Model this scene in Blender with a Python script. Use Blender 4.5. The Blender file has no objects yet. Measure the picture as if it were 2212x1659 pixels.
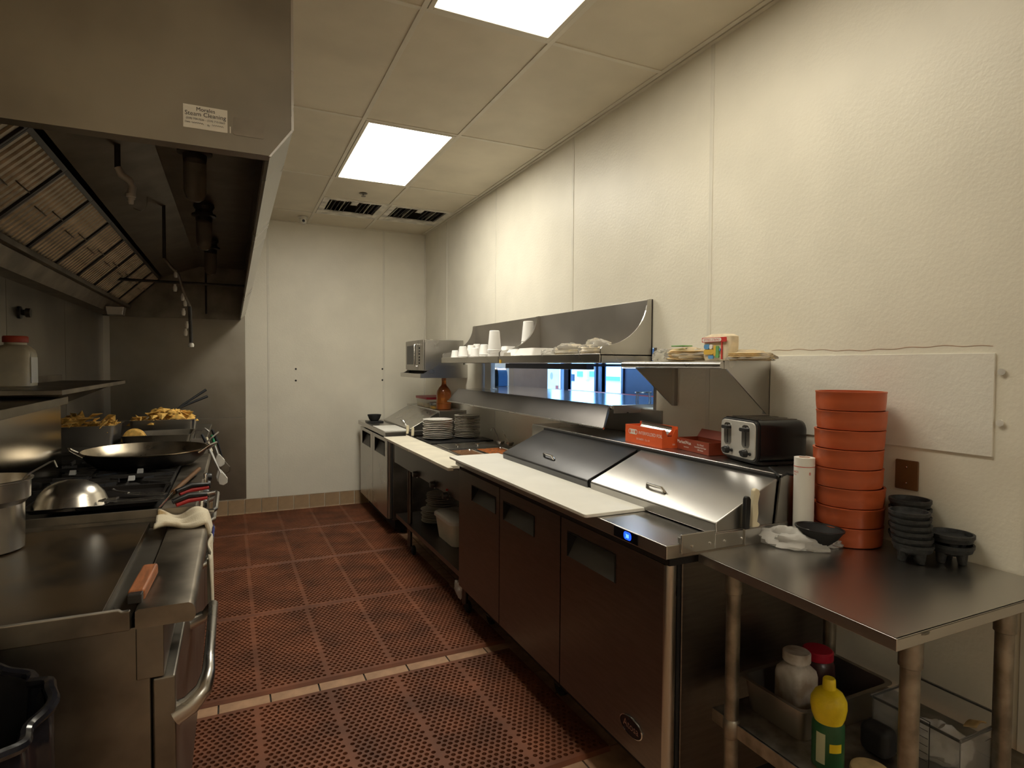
import bpy, bmesh, math, random
from mathutils import Vector, Matrix, noise
random.seed(7)
PI = math.pi
SC = bpy.context.scene
COL = SC.collection

# ------------------------------------------------------------------ camera
CAM_H = 1.525
F_PX = 1287.196
YAW, PITCH, ROLL = 0.437968, -0.0317413, 0.00599027
_c, _s = math.cos(YAW), math.sin(YAW)
_right = Vector((_c, -_s, 0)); _fwd = Vector((_s, _c, 0)); _up = Vector((0, 0, 1))
_f2 = _fwd * math.cos(PITCH) + _up * math.sin(PITCH)
_u2 = _up * math.cos(PITCH) - _fwd * math.sin(PITCH)
_r3 = _right * math.cos(ROLL) + _u2 * math.sin(ROLL)
_u3 = _u2 * math.cos(ROLL) - _right * math.sin(ROLL)
cam_d = bpy.data.cameras.new('camera'); cam = bpy.data.objects.new('camera', cam_d); COL.objects.link(cam)
cam_d.sensor_width = 36.0; cam_d.lens = F_PX / 2212.0 * 36.0; cam_d.clip_start = 0.02; cam_d.clip_end = 200
_m = Matrix((( _r3.x, _u3.x, -_f2.x, 0), (_r3.y, _u3.y, -_f2.y, 0), (_r3.z, _u3.z, -_f2.z, CAM_H), (0, 0, 0, 1)))
cam.matrix_world = _m
SC.camera = cam

# ------------------------------------------------------------------ world, exposure
SC.view_settings.view_transform = 'Standard'
SC.view_settings.look = 'None'
SC.view_settings.exposure = 0.38
SC.view_settings.gamma = 1.0
SC.view_settings.use_curve_mapping = False
LAMP_STRENGTH = 17.0
LAMP_COLOR = (1.0, 0.94, 0.80)
world = bpy.data.worlds.new('daylight'); SC.world = world; world.use_nodes = True
bg = world.node_tree.nodes['Background']
bg.inputs['Color'].default_value = (0.22, 0.55, 1.0, 1); bg.inputs['Strength'].default_value = 8.0

def ray(px, py):
    return _f2 + _r3 * ((px - 1106.0) / F_PX) - _u3 * ((py - 829.5) / F_PX)
def at_z(px, py, z):
    d = ray(px, py); t = (z - CAM_H) / d.z
    return Vector((d.x * t, d.y * t, z))
def at_y(px, py, y):
    d = ray(px, py); t = y / d.y
    return Vector((d.x * t, y, CAM_H + d.z * t))
def at_x(px, py, x):
    d = ray(px, py); t = x / d.x
    return Vector((x, d.y * t, CAM_H + d.z * t))

# ------------------------------------------------------------------ materials
MATS = {}
def pm(name, col, rough=0.5, metal=0.0, var=0.12, scale=8.0, bump=0.0, bscale=60.0, stretch=None, emit=None, estr=0.0,
       alpha=1.0, trans=0.0, ior=1.45, rvar=0.0, col2=None, thr=(0.35, 0.65), coat=0.0, detail=4.0):
    m = bpy.data.materials.new(name); m.use_nodes = True
    nt = m.node_tree; b = nt.nodes['Principled BSDF']
    b.inputs['Roughness'].default_value = rough; b.inputs['Metallic'].default_value = metal
    b.inputs['IOR'].default_value = ior
    b.inputs['Transmission Weight'].default_value = trans; b.inputs['Alpha'].default_value = alpha
    if coat: b.inputs['Coat Weight'].default_value = coat; b.inputs['Coat Roughness'].default_value = 0.1
    tc = nt.nodes.new('ShaderNodeTexCoord'); mp = nt.nodes.new('ShaderNodeMapping')
    nt.links.new(tc.outputs['Object'], mp.inputs['Vector'])
    if stretch: mp.inputs['Scale'].default_value = stretch
    n = nt.nodes.new('ShaderNodeTexNoise'); n.inputs['Scale'].default_value = scale; n.inputs['Detail'].default_value = detail
    nt.links.new(mp.outputs['Vector'], n.inputs['Vector'])
    r = nt.nodes.new('ShaderNodeValToRGB')
    c2 = col2 if col2 else tuple(c * (1 - var) for c in col)
    c1 = col if col2 else tuple(min(1, c * (1 + var * 0.5)) for c in col)
    r.color_ramp.elements[0].position = thr[0]; r.color_ramp.elements[0].color = (*c2, 1)
    r.color_ramp.elements[1].position = thr[1]; r.color_ramp.elements[1].color = (*c1, 1)
    nt.links.new(n.outputs['Fac'], r.inputs['Fac']); nt.links.new(r.outputs['Color'], b.inputs['Base Color'])
    if rvar:
        mr = nt.nodes.new('ShaderNodeMapRange'); mr.inputs['To Min'].default_value = max(0.02, rough - rvar); mr.inputs['To Max'].default_value = rough + rvar
        nt.links.new(n.outputs['Fac'], mr.inputs['Value']); nt.links.new(mr.outputs['Result'], b.inputs['Roughness'])
    if bump:
        n2 = nt.nodes.new('ShaderNodeTexNoise'); n2.inputs['Scale'].default_value = bscale; n2.inputs['Detail'].default_value = 2
        nt.links.new(mp.outputs['Vector'], n2.inputs['Vector'])
        bp = nt.nodes.new('ShaderNodeBump'); bp.inputs['Strength'].default_value = bump; bp.inputs['Distance'].default_value = 0.004
        nt.links.new(n2.outputs['Fac'], bp.inputs['Height']); nt.links.new(bp.outputs['Normal'], b.inputs['Normal'])
    if emit:
        b.inputs['Emission Color'].default_value = (*emit, 1); b.inputs['Emission Strength'].default_value = estr
    MATS[name] = m
    return m
pm('frp', (0.80, 0.765, 0.66), 0.42, var=0.05, scale=3, bump=0.25, bscale=70)
pm('frp_patch', (0.80, 0.78, 0.71), 0.42, var=0.04, scale=3, bump=0.3, bscale=70)
pm('batten', (0.74, 0.71, 0.62), 0.4, var=0.05)
pm('ceil_tile', (0.70, 0.64, 0.51), 0.6, var=0.08, scale=2.5)
pm('tbar', (0.70, 0.66, 0.55), 0.45, var=0.05)
pm('vent_white', (0.74, 0.71, 0.63), 0.5, var=0.35, scale=9)
pm('vent_dark', (0.10, 0.09, 0.09), 0.7, var=0.3, scale=12)
pm('steel', (0.50, 0.485, 0.46), 0.28, 1.0, var=0.07, scale=2.5, rvar=0.04, bump=0.02, bscale=300)
pm('steel_y', (0.50, 0.48, 0.45), 0.30, 1.0, var=0.16, scale=6, stretch=(14, 1, 14), rvar=0.07)
pm("steel_door", (0.19, 0.17, 0.155), 0.36, 1.0, var=0.10, scale=10, stretch=(1, 1, 9), rvar=0.05)
pm('steel_dull', (0.40, 0.38, 0.355), 0.40, 1.0, var=0.10, scale=3, rvar=0.06)
pm('steel_top', (0.53, 0.515, 0.49), 0.28, 1.0, var=0.04, scale=2.0, rvar=0.015)
pm('steel_hood', (0.27, 0.24, 0.195), 0.44, 1.0, var=0.28, scale=3, rvar=0.1)
pm('steel_grease', (0.28, 0.245, 0.20), 0.45, 1.0, var=0.4, scale=6, rvar=0.12)
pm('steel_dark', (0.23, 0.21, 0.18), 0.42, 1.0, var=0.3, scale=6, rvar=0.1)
pm('steel_wall', (0.30, 0.275, 0.235), 0.40, 1.0, var=0.2, scale=2.2, rvar=0.1)
pm('steel_guard', (0.24, 0.215, 0.18), 0.2, 1.0, var=0.1, scale=3, rvar=0.05)
pm('baffle', (0.44, 0.37, 0.28), 0.36, 1.0, var=0.4, scale=14, rvar=0.1)
pm('chrome', (0.75, 0.74, 0.72), 0.14, 1.0, var=0.05)
pm('galv', (0.33, 0.30, 0.255), 0.45, 1.0, var=0.35, scale=20, rvar=0.1)
pm('griddle', (0.050, 0.032, 0.015), 0.30, 0.0, var=0.6, scale=3.5, rvar=0.10, col2=(0.010, 0.008, 0.007), thr=(.42, .62))
pm('iron', (0.045, 0.042, 0.040), 0.38, 0.2, var=0.3, scale=20)
pm('black_plastic', (0.014, 0.014, 0.015), 0.35, var=0.2)
pm('black_rubber', (0.012, 0.012, 0.013), 0.7, var=0.2)
pm('black_gloss', (0.010, 0.010, 0.011), 0.22, var=0.2)
pm('molca', (0.022, 0.023, 0.024), 0.55, var=0.4, scale=80, bump=0.3, bscale=200)
pm('gasket_and_shade', (0.012, 0.011, 0.011), 0.8, var=0.1)
pm('pocket', (0.10, 0.098, 0.095), 0.5, 0.2, var=0.1)
pm('poly_white', (0.86, 0.85, 0.80), 0.45, var=0.04, scale=5)
pm('poly_cream', (0.80, 0.75, 0.62), 0.5, var=0.10, scale=6)
pm('foam', (0.90, 0.89, 0.87), 0.7, var=0.03)
pm('plate', (0.84, 0.82, 0.76), 0.22, var=0.05, coat=0.3)
pm('plate_tan', (0.56, 0.52, 0.44), 0.3, var=0.1, coat=0.2)
pm('plate_dark', (0.60, 0.57, 0.50), 0.3, var=0.1)
pm('mat_rubber', (0.185, 0.060, 0.026), 0.6, var=0.4, scale=4, bump=0.05, bscale=150)
pm('quarry', (0.42, 0.25, 0.15), 0.5, var=0.25, scale=12, bump=0.06, bscale=90)
pm('grout', (0.05, 0.042, 0.036), 0.9, var=0.3, scale=30)
pm('cove', (0.33, 0.21, 0.11), 0.5, var=0.2, scale=9)
pm('terracotta', (0.50, 0.105, 0.035), 0.36, var=0.10, scale=14)
pm('foil_orange', (0.85, 0.13, 0.03), 0.5, var=0.06)
pm('wax_red', (0.27, 0.045, 0.018), 0.5, var=0.12)
pm('white_print', (0.86, 0.83, 0.78), 0.6, var=0.03)
pm('pink_print', (0.85, 0.55, 0.45), 0.6, var=0.03)
pm('foil', (0.72, 0.72, 0.72), 0.22, 1.0, var=0.06, bump=0.1, bscale=80)
pm('glint_matte', (0.55, 0.55, 0.55), 0.5, 0.2, var=0.1)  # pale grey for the painted highlights on the burner grates
pm('nozzle', (0.80, 0.78, 0.72), 0.4, 0.3, var=0.2)
pm('face_silver', (0.66, 0.64, 0.60), 0.42, 0.55, var=0.05)
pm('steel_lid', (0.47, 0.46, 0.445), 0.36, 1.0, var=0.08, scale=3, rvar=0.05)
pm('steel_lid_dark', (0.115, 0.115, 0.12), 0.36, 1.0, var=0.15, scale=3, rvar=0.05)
pm('steel_apron', (0.17, 0.16, 0.155), 0.38, 1.0, var=0.12, scale=3, rvar=0.06)
pm('steel_mirror', (0.55, 0.54, 0.53), 0.13, 1.0, var=0.05, scale=3)
pm('black_print', (0.02, 0.02, 0.02), 0.6, var=0.0)
pm('red_print', (0.62, 0.05, 0.04), 0.5, var=0.05)
pm('blue_print', (0.12, 0.33, 0.62), 0.5, var=0.1)
pm('green_print', (0.16, 0.40, 0.14), 0.5, var=0.1)
pm('yellow_print', (0.75, 0.48, 0.08), 0.5, var=0.1)
pm('paper', (0.88, 0.86, 0.79), 0.7, var=0.05)
pm('tortilla', (0.80, 0.61, 0.32), 0.8, var=0.22, scale=25)
pm('tortilla_white', (0.80, 0.69, 0.50), 0.8, var=0.15, scale=25)
pm('chip', (0.88, 0.52, 0.13), 0.65, var=0.35, scale=40)
pm('salsa', (0.45, 0.14, 0.04), 0.25, var=0.4, scale=30)
pm('broth', (0.24, 0.12, 0.06), 0.2, var=0.4, scale=30)
pm('wood', (0.42, 0.15, 0.06), 0.5, var=0.35, scale=10, stretch=(8, 1, 8))
pm('brown_plate', (0.16, 0.075, 0.03), 0.4, var=0.1)
pm('towel', (0.78, 0.72, 0.58), 0.9, var=0.12, scale=20, bump=0.4, bscale=300)
pm('towel_dirty', (0.78, 0.70, 0.54), 0.9, var=0.6, scale=9, bump=0.4, bscale=300, col2=(0.40, 0.27, 0.12), thr=(0.3, 0.45))
pm('blue_stripe', (0.03, 0.04, 0.22), 0.9, var=0.1)
pm('red_grip', (0.42, 0.02, 0.02), 0.45, var=0.1)
pm('green_grip', (0.02, 0.26, 0.10), 0.45, var=0.1)
pm('cream_handle', (0.80, 0.72, 0.52), 0.45, var=0.06)
pm('jar_plastic', (0.62, 0.55, 0.40), 0.35, var=0.2, scale=6)
pm('jar_floury', (0.62, 0.58, 0.53), 0.5, var=0.5, scale=14, col2=(0.30, 0.23, 0.17))
pm('jar_dark', (0.05, 0.02, 0.02), 0.3, var=0.3)
pm('lid_red', (0.48, 0.06, 0.03), 0.45, var=0.1)
pm('lid_red2', (0.40, 0.01, 0.03), 0.45, var=0.1)
pm('lemon', (0.86, 0.66, 0.02), 0.35, var=0.08, scale=30, bump=0.2, bscale=160)
pm('lemon_label', (0.02, 0.11, 0.04), 0.4, var=0.2)
pm('label_pale', (0.55, 0.60, 0.40), 0.5, var=0.2)
pm('amber', (0.62, 0.20, 0.04), 0.12, var=0.1, trans=0.75)
pm('amber_liquid', (0.20, 0.03, 0.01), 0.1, var=0.1)
pm('clear_plastic', (0.86, 0.86, 0.85), 0.10, var=0.03, trans=0.92, ior=1.2)
pm('bag', (0.90, 0.89, 0.87), 0.18, var=0.03, trans=0.45, ior=1.15, bump=0.4, bscale=25)
pm('bag_clear', (0.93, 0.92, 0.88), 0.12, var=0.03, trans=0.80, ior=1.1, bump=0.5, bscale=30)
pm('trash_bag', (0.012, 0.012, 0.016), 0.16, var=0.2, bump=0.6, bscale=18)
pm('glass_globe', (0.55, 0.52, 0.46), 0.12, var=0.1, trans=0.8, ior=1.3)
pm('glass', (0.95, 0.97, 1.0), 0.0, var=0.0, trans=1.0, ior=1.02)
pm('tan_wall', (0.42, 0.34, 0.28), 0.7, var=0.06)
pm('navy', (0.02, 0.025, 0.06), 0.6, var=0.1)
pm('frame_blue', (0.05, 0.06, 0.10), 0.4, 0.4, var=0.1)
pm('white_paint', (0.82, 0.82, 0.80), 0.6, var=0.06)
pm('stucco', (0.80, 0.82, 0.84), 0.8, var=0.06)
pm('asphalt', (0.35, 0.36, 0.38), 0.9, var=0.2)
pm('red_paint', (0.45, 0.08, 0.06), 0.5, var=0.1)
pm('shelf_wood', (0.36, 0.20, 0.12), 0.6, var=0.2)
pm('blue_film', (0.10, 0.30, 0.75), 0.2, var=0.1, trans=0.3)
pm('bowl_steel', (0.62, 0.58, 0.52), 0.26, 1.0, var=0.08, scale=4, rvar=0.05)
pm('pan_inside', (0.55, 0.47, 0.35), 0.3, 1.0, var=0.3, scale=10, rvar=0.1)
pm('pan_black', (0.03, 0.026, 0.024), 0.45, 0.6, var=0.3)
pm('screen_black', (0.006, 0.006, 0.010), 0.15, var=0.0)
pm('lcd', (0.0, 0.0, 0.1), 0.4, var=0.0, emit=(0.01, 0.06, 1.0), estr=2.2)
pm('lcd_digit', (0.05, 0.15, 0.5), 0.4, var=0.0, emit=(0.15, 0.45, 1.0), estr=3.0)
pm('warmer', (0.9, 0.9, 0.9), 0.4, var=0.0, emit=(0.55, 0.75, 1.0), estr=14.0)
pm('diffuser', (0.9, 0.88, 0.8), 0.4, var=0.0, emit=LAMP_COLOR, estr=LAMP_STRENGTH)
pm('diffuser_old', (0.9, 0.86, 0.76), 0.4, var=0.0, emit=(1.0, 0.92, 0.74), estr=LAMP_STRENGTH * 0.52)

# ------------------------------------------------------------------ mesh builder
class MB:
    def __init__(self): self.v = []; self.f = []; self.m = []; self.cur = 0
    def add(self, vs, fs):
        o = len(self.v); self.v += [tuple(v) for v in vs]
        for f in fs: self.f.append([i + o for i in f]); self.m.append(self.cur)
        return self
    def mat(self, i): self.cur = i; return self
    def hexa(self, p):   # 8 corners: bottom ring 0-3 ccw, top ring 4-7
        return self.add(p, [(3, 2, 1, 0), (4, 5, 6, 7), (0, 1, 5, 4), (1, 2, 6, 5), (2, 3, 7, 6), (3, 0, 4, 7)])
    def box(self, x0, x1, y0, y1, z0, z1):
        return self.hexa([(x0, y0, z0), (x1, y0, z0), (x1, y1, z0), (x0, y1, z0), (x0, y0, z1), (x1, y0, z1), (x1, y1, z1), (x0, y1, z1)])
    def obox(self, c, u, v, w, a, b, d):   # oriented box, centre c, half extents a,b,d
        c = Vector(c); u = Vector(u).normalized() * a; v = Vector(v).normalized() * b; w = Vector(w).normalized() * d
        return self.hexa([c - u - v - w, c + u - v - w, c + u + v - w, c - u + v - w, c - u - v + w, c + u - v + w, c + u + v + w, c - u + v + w])
    def prism(self, poly, axis, a, b):   # poly of 2d points; axis 'x': (y,z), 'y': (x,z), 'z': (x,y)
        n = len(poly)
        def P(q, t):
            return (t, q[0], q[1]) if axis == 'x' else (q[0], t, q[1]) if axis == 'y' else (q[0], q[1], t)
        vs = [P(q, a) for q in poly] + [P(q, b) for q in poly]
        fs = [tuple(range(n - 1, -1, -1)), tuple(range(n, 2 * n))] + [(i, (i + 1) % n, n + (i + 1) % n, n + i) for i in range(n)]
        return self.add(vs, fs)
    def lathe(self, prof, c=(0, 0, 0), n=28, sx=1.0, sy=1.0, axis='z', close=False):
        vs = []; fs = []; k = len(prof)
        for i in range(n):
            a = 2 * PI * i / n
            for r, z in prof:
                x, y = r * math.cos(a) * sx, r * math.sin(a) * sy
                if axis == 'z': q = (c[0] + x, c[1] + y, c[2] + z)
                elif axis == 'x': q = (c[0] + z, c[1] + x, c[2] + y)
                else: q = (c[0] + x, c[1] + z, c[2] + y)
                vs.append(q)
        kk = k if close else k - 1
        for i in range(n):
            j = (i + 1) % n
            for t in range(kk):
                u = (t + 1) % k
                fs.append((i * k + t, j * k + t, j * k + u, i * k + u))
        return self.add(vs, fs)
    def cyl(self, a, b, r, n=14, r2=None):
        return self.tube([a, b], r, n, r2=r2)
    def tube(self, pts, r, n=10, r2=None, cap=True, flat=1.0, closed=False):
        pts = [Vector(p) for p in pts]; N = len(pts); vs = []; fs = []
        up0 = None
        for i, p in enumerate(pts):
            if closed: d = (pts[(i + 1) % N] - pts[i - 1])
            else: d = (pts[min(i + 1, N - 1)] - pts[max(i - 1, 0)])
            d.normalize()
            if up0 is None:
                up0 = Vector((0, 0, 1)) if abs(d.z) < 0.9 else Vector((1, 0, 0))
            s = d.cross(up0)
            if s.length < 1e-4: s = d.cross(Vector((0, 1, 0)))
            s.normalize(); u = s.cross(d).normalized(); up0 = u
            rr = r if r2 is None else r + (r2 - r) * i / max(1, N - 1)
            if isinstance(r, (list, tuple)): rr = r[i]
            for k in range(n):
                a = 2 * PI * k / n
                vs.append(p + s * (rr * math.cos(a)) + u * (rr * flat * math.sin(a)))
        M = N if closed else N - 1
        for i in range(M):
            j = (i + 1) % N
            for k in range(n):
                fs.append((i * n + k, i * n + (k + 1) % n, j * n + (k + 1) % n, j * n + k))
        if cap and not closed:
            fs.append(tuple(range(n - 1, -1, -1))); fs.append(tuple((N - 1) * n + k for k in range(n)))
        return self.add(vs, fs)
    def sphere(self, c, rx, ry, rz, n=14, k=10):
        prof = [(max(1e-4, math.sin(PI * i / k)), -math.cos(PI * i / k)) for i in range(k + 1)]
        vs = []; fs = []
        for i in range(n):
            a = 2 * PI * i / n
            for r, z in prof: vs.append((c[0] + r * math.cos(a) * rx, c[1] + r * math.sin(a) * ry, c[2] + z * rz))
        K = k + 1
        for i in range(n):
            j = (i + 1) % n
            for t in range(k): fs.append((i * K + t, j * K + t, j * K + t + 1, i * K + t + 1))
        return self.add(vs, fs)
    def grid(self, fn, nu, nv):
        vs = [fn(i / nu, j / nv) for i in range(nu + 1) for j in range(nv + 1)]
        fs = [(i * (nv + 1) + j, (i + 1) * (nv + 1) + j, (i + 1) * (nv + 1) + j + 1, i * (nv + 1) + j + 1) for i in range(nu) for j in range(nv)]
        return self.add(vs, fs)
    def text(self, s, size, o, u, v, align='CENTER'):
        c = bpy.data.curves.new('t', 'FONT'); c.body = s; c.size = size; c.align_x = align; c.resolution_u = 3
        t = bpy.data.objects.new('t', c); COL.objects.link(t)
        dg = bpy.context.evaluated_depsgraph_get(); me = bpy.data.meshes.new_from_object(t.evaluated_get(dg))
        o = Vector(o); u = Vector(u).normalized(); v = Vector(v).normalized()
        self.add([o + u * w.co.x + v * w.co.y for w in me.vertices], [tuple(p.vertices) for p in me.polygons])
        bpy.data.objects.remove(t); bpy.data.curves.remove(c); bpy.data.meshes.remove(me)
        return self

def mesh_of(name, mb, mats, smooth=False, fix=True):
    me = bpy.data.meshes.new(name); me.from_pydata(mb.v, [], mb.f); me.validate()
    for m in (mats if isinstance(mats, (list, tuple)) else [mats]): me.materials.append(MATS[m])
    if len(me.polygons) == len(mb.m):
        me.polygons.foreach_set('material_index', mb.m)
    if fix:
        bm = bmesh.new(); bm.from_mesh(me); bmesh.ops.recalc_face_normals(bm, faces=bm.faces); bm.to_mesh(me); bm.free()
    if smooth:
        me.polygons.foreach_set('use_smooth', [True] * len(me.polygons))
        try: me.set_sharp_from_angle(angle=math.radians(40))
        except Exception: pass
    me.update()
    return me
def wloc(p):
    l = Vector((0, 0, 0))
    while p is not None: l += p.location; p = p.parent
    return l
def tag(o, label=None, cat=None, group=None, kind=None):
    if label: o['label'] = label
    if cat: o['category'] = cat
    if group: o['group'] = group
    if kind: o['kind'] = kind
    return o
def obj(name, mb, mats, parent=None, local=False, smooth=False, bevel=0.0, seg=2, label=None, kind=None, fix=True):
    """mb in world coordinates (or in the parent's own frame when local)"""
    if parent is None and not local:
        xs = [v[0] for v in mb.v]; ys = [v[1] for v in mb.v]; zs = [v[2] for v in mb.v]
        o0 = Vector(((min(xs) + max(xs)) / 2, (min(ys) + max(ys)) / 2, min(zs)))
    elif local: o0 = Vector((0, 0, 0))
    else: o0 = wloc(parent)
    mb.v = [(v[0] - o0.x, v[1] - o0.y, v[2] - o0.z) for v in mb.v]
    me = mesh_of(name, mb, mats, smooth, fix)
    o = bpy.data.objects.new(name, me); COL.objects.link(o)
    if parent is None: o.location = o0
    else: o.parent = parent
    if bevel:
        b = o.modifiers.new('bevel', 'BEVEL'); b.width = bevel; b.segments = seg; b.limit_method = 'ANGLE'; b.angle_limit = math.radians(40)
        if smooth is False:
            me.polygons.foreach_set('use_smooth', [True] * len(me.polygons)); b.harden_normals = True
    if label: o['label'] = label
    if kind: o['kind'] = kind
    return o
def place(name, me, loc, parent=None, rz=0.0, rot=None):
    o = bpy.data.objects.new(name, me); COL.objects.link(o)
    l = Vector(loc)
    if parent is not None: o.parent = parent; l = l - wloc(parent)
    o.location = l
    o.rotation_euler = rot if rot else (0, 0, rz)
    return o
def thing(name, label, cat, loc=(0, 0, 0), rz=0.0, group=None, kind=None):
    o = bpy.data.objects.new(name, None); COL.objects.link(o); o.empty_display_size = 0.05
    o.location = loc; o.rotation_euler = (0, 0, rz)
    return tag(o, label, cat, group, kind)
def dup(root, loc, rz=0.0, label=None):
    r = root.copy(); COL.objects.link(r); r.location = loc; r.rotation_euler = (0, 0, rz)
    if label: r['label'] = label
    for ch in list(root.children):
        c = ch.copy(); COL.objects.link(c); c.parent = r
        for g in list(ch.children):
            d = g.copy(); COL.objects.link(d); d.parent = c
    return r
ORD = ['topmost', 'second', 'third', 'fourth', 'fifth', 'sixth', 'seventh', 'eighth', 'ninth', 'tenth', 'eleventh', 'twelfth', 'thirteenth', 'fourteenth', 'fifteenth', 'sixteenth']
def ordin(i, n):
    if i == 0: return 'topmost'
    if i == n - 1: return 'lowest'
    return ORD[i] + ' from the top'
def rrect(x0, x1, y0, y1, r, n=4):
    pts = []
    for cx, cy, a0 in ((x1 - r, y1 - r, 0), (x0 + r, y1 - r, PI / 2), (x0 + r, y0 + r, PI), (x1 - r, y0 + r, 1.5 * PI)):
        for i in range(n + 1):
            a = a0 + PI / 2 * i / n; pts.append((cx + r * math.cos(a), cy + r * math.sin(a)))
    return pts
def loft(mb, rings, cap0=True, cap1=True):
    n = len(rings[0]); vs = [p for r in rings for p in r]; fs = []
    for k in range(len(rings) - 1):
        for i in range(n): fs.append((k * n + i, k * n + (i + 1) % n, (k + 1) * n + (i + 1) % n, (k + 1) * n + i))
    if cap0: fs.append(tuple(range(n - 1, -1, -1)))
    if cap1: fs.append(tuple((len(rings) - 1) * n + i for i in range(n)))
    return mb.add(vs, fs)

# ------------------------------------------------------------------ room shell
XR, XL, YB, YF, ZC = 1.985, -1.08, 6.577, -4.4, 2.985
floor = thing('floor', 'brown quarry tile kitchen floor', 'floor', kind='structure')
obj('floor_slab', MB().box(XL - .1, 2.2, YF, YB + .1, -.08, -.006), 'grout', floor)
tile_me = mesh_of('tile', MB().box(-.103, .103, -.103, .103, -.02, 0), 'quarry')
for i in range(-3, 8):
    for j in range(0, 25):
        x = .25 + i * .2135; y = 1.42 + j * .2135
        if y < YB: place('tile', tile_me, (x, y, 0), floor)
obj('tile_field', MB().box(XL, 2.0, YF, 1.3, -.02, -.001), 'quarry', floor)

wr = thing('wall_right', 'cream fibreglass panelled right wall with the serving window', 'wall', kind='structure')
OY0, OY1, OZ0, OZ1 = 2.495, 4.86, 1.30, 1.62
core = MB()
core.box(XR + .004, XR + .12, YF, OY0, 0, ZC + .2); core.box(XR + .004, XR + .12, OY1, YB + .1, 0, ZC + .2)
core.box(XR + .004, XR + .12, OY0, OY1, 0, OZ0); core.box(XR + .004, XR + .12, OY0, OY1, OZ1, ZC + .2)
obj('wall_core', core, 'frp', wr)
seams = [-4.06, -2.83, -1.6, -.36, .87, 2.107, 3.332, 4.568, 5.83]
edges = [YF] + seams + [YB]
for a, b in zip(edges[:-1], edges[1:]):
    a += .004; b -= .004
    if b < OY0 or a > OY1: obj('wall_panel', MB().box(XR, XR + .006, a, b, .0, ZC), 'frp', wr); continue
    obj('wall_panel', MB().box(XR, XR + .006, a, b, OZ1, ZC), 'frp', wr)
    obj('wall_panel', MB().box(XR, XR + .006, a, b, 0, OZ0), 'frp', wr)
    if a < OY0: obj('wall_panel', MB().box(XR, XR + .006, a, OY0, OZ0, OZ1), 'frp', wr)
    if b > OY1: obj('wall_panel', MB().box(XR, XR + .006, OY1, b, OZ0, OZ1), 'frp', wr)
for y in seams:
    if OY0 < y < OY1:
        obj('seam_strip', MB().box(XR - .003, XR + .004, y - .012, y + .012, OZ1, ZC), 'batten', wr, bevel=.002)
        obj('seam_strip', MB().box(XR - .003, XR + .004, y - .012, y + .012, 0, OZ0), 'batten', wr, bevel=.002)
    else: obj('seam_strip', MB().box(XR - .003, XR + .004, y - .012, y + .012, 0, ZC), 'batten', wr, bevel=.002)
# repair sheet screwed over the wall beside the shelf
pp = obj('patch_panel', MB().box(XR - .006, XR + .002, .962, 1.75, 1.268, 1.568), 'frp_patch', wr, bevel=.001, label='white repair sheet screwed flat on the wall')
for y, z in ((.945, 1.514), (.945, 1.368)):
    obj('anchor_bolt', MB().lathe([(0.0001, -.006), (.010, -.006), (.010, -.002), (.006, .002)], (XR - .001, y, z), 10, axis='x'), 'nozzle', pp, smooth=True)
obj('caulk_crack', MB().tube([(XR - .001, .97 + .78 * t, 1.588 + .004 * math.sin(t * 9) + .002 * math.sin(t * 47)) for t in [i / 60 for i in range(61)]], .0005, 5), 'wood', wr)

wb = thing('wall_back', 'cream panelled back wall partly sheathed in steel', 'wall', kind='structure')
obj('wall_core', MB().box(XL - .1, XR + .12, YB + .004, YB + .12, 0, ZC + .2), 'frp', wb)
bs = [.112, .331, 1.513, XR]
for a, b in zip(bs[:-1], bs[1:]): obj('wall_panel', MB().box(a + .003, b - .003, YB, YB + .006, .15, ZC), 'frp', wb)
for x in (.331, 1.513): obj('seam_strip', MB().box(x - .011, x + .011, YB - .003, YB + .003, .15, ZC), 'batten', wb, bevel=.002)
obj('corner_strip', MB().box(XR - .012, XR, YB - .012, YB, .15, ZC), 'batten', wb)
obj('steel_panel', MB().box(XL, .112, YB - .006, YB + .004, .985, 2.1), 'steel_wall', wb, bevel=.001, label='upper stainless sheet behind the cooking line')
obj('steel_panel', MB().box(XL, .112, YB - .006, YB + .004, .16, .98), 'steel_wall', wb, bevel=.001, label='lower stainless sheet behind the cooking line')
obj('corner_strip', MB().box(XL, XL + .05, YB - .012, YB - .004, .16, 2.0), 'steel', wb)
for px, py in ((639, 797), (826, 797), (826, 821), (639, 822)):
    p = at_y(px, py, YB); obj('anchor_hole', MB().lathe([(.0001, -.003), (.010, -.003), (.010, .002)], (p.x, YB, p.z), 10, axis='y'), 'black_rubber', wb)
wl = thing('wall_left', 'stainless sheathed wall behind the cooking line', 'wall', kind='structure')
obj('wall_core', MB().box(XL - .12, XL - .004, YF, YB + .1, 0, ZC + .2), 'frp', wl)
for a, b in ((YF, 1.5), (1.5, 2.73), (2.73, 3.985), (3.985, 5.196), (5.196, YB)):
    obj('steel_panel', MB().box(XL - .005, XL, a + .003, b - .003, 0, ZC), 'steel_wall' if b > 1.5 else 'frp', wl)
wf = thing('wall_front', 'cream panelled wall behind the viewpoint', 'wall', kind='structure')
obj('wall_core', MB().box(XL - .12, XR + .12, YF - .1, YF, 0, ZC + .2), 'frp', wf)
bb = thing('baseboard_back', 'row of brown cove tiles along the foot of the back wall', 'baseboard', kind='structure')
cove_me = mesh_of('cove_tile', MB().prism([(0, 0), (-.03, 0), (-.018, .006), (-.011, .018), (-.009, .140), (-.006, .148), (0, .148)], 'x', -.0745, .0745), 'cove', smooth=True)
x = at_y(565, 1075, YB).x - .078
k0 = int((x - XL) / .1555)
for i in range(-k0, 20):
    xx = x + i * .1555
    if xx < XR - .05: place('cove_tile', cove_me, (xx, YB, 0), bb)

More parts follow.
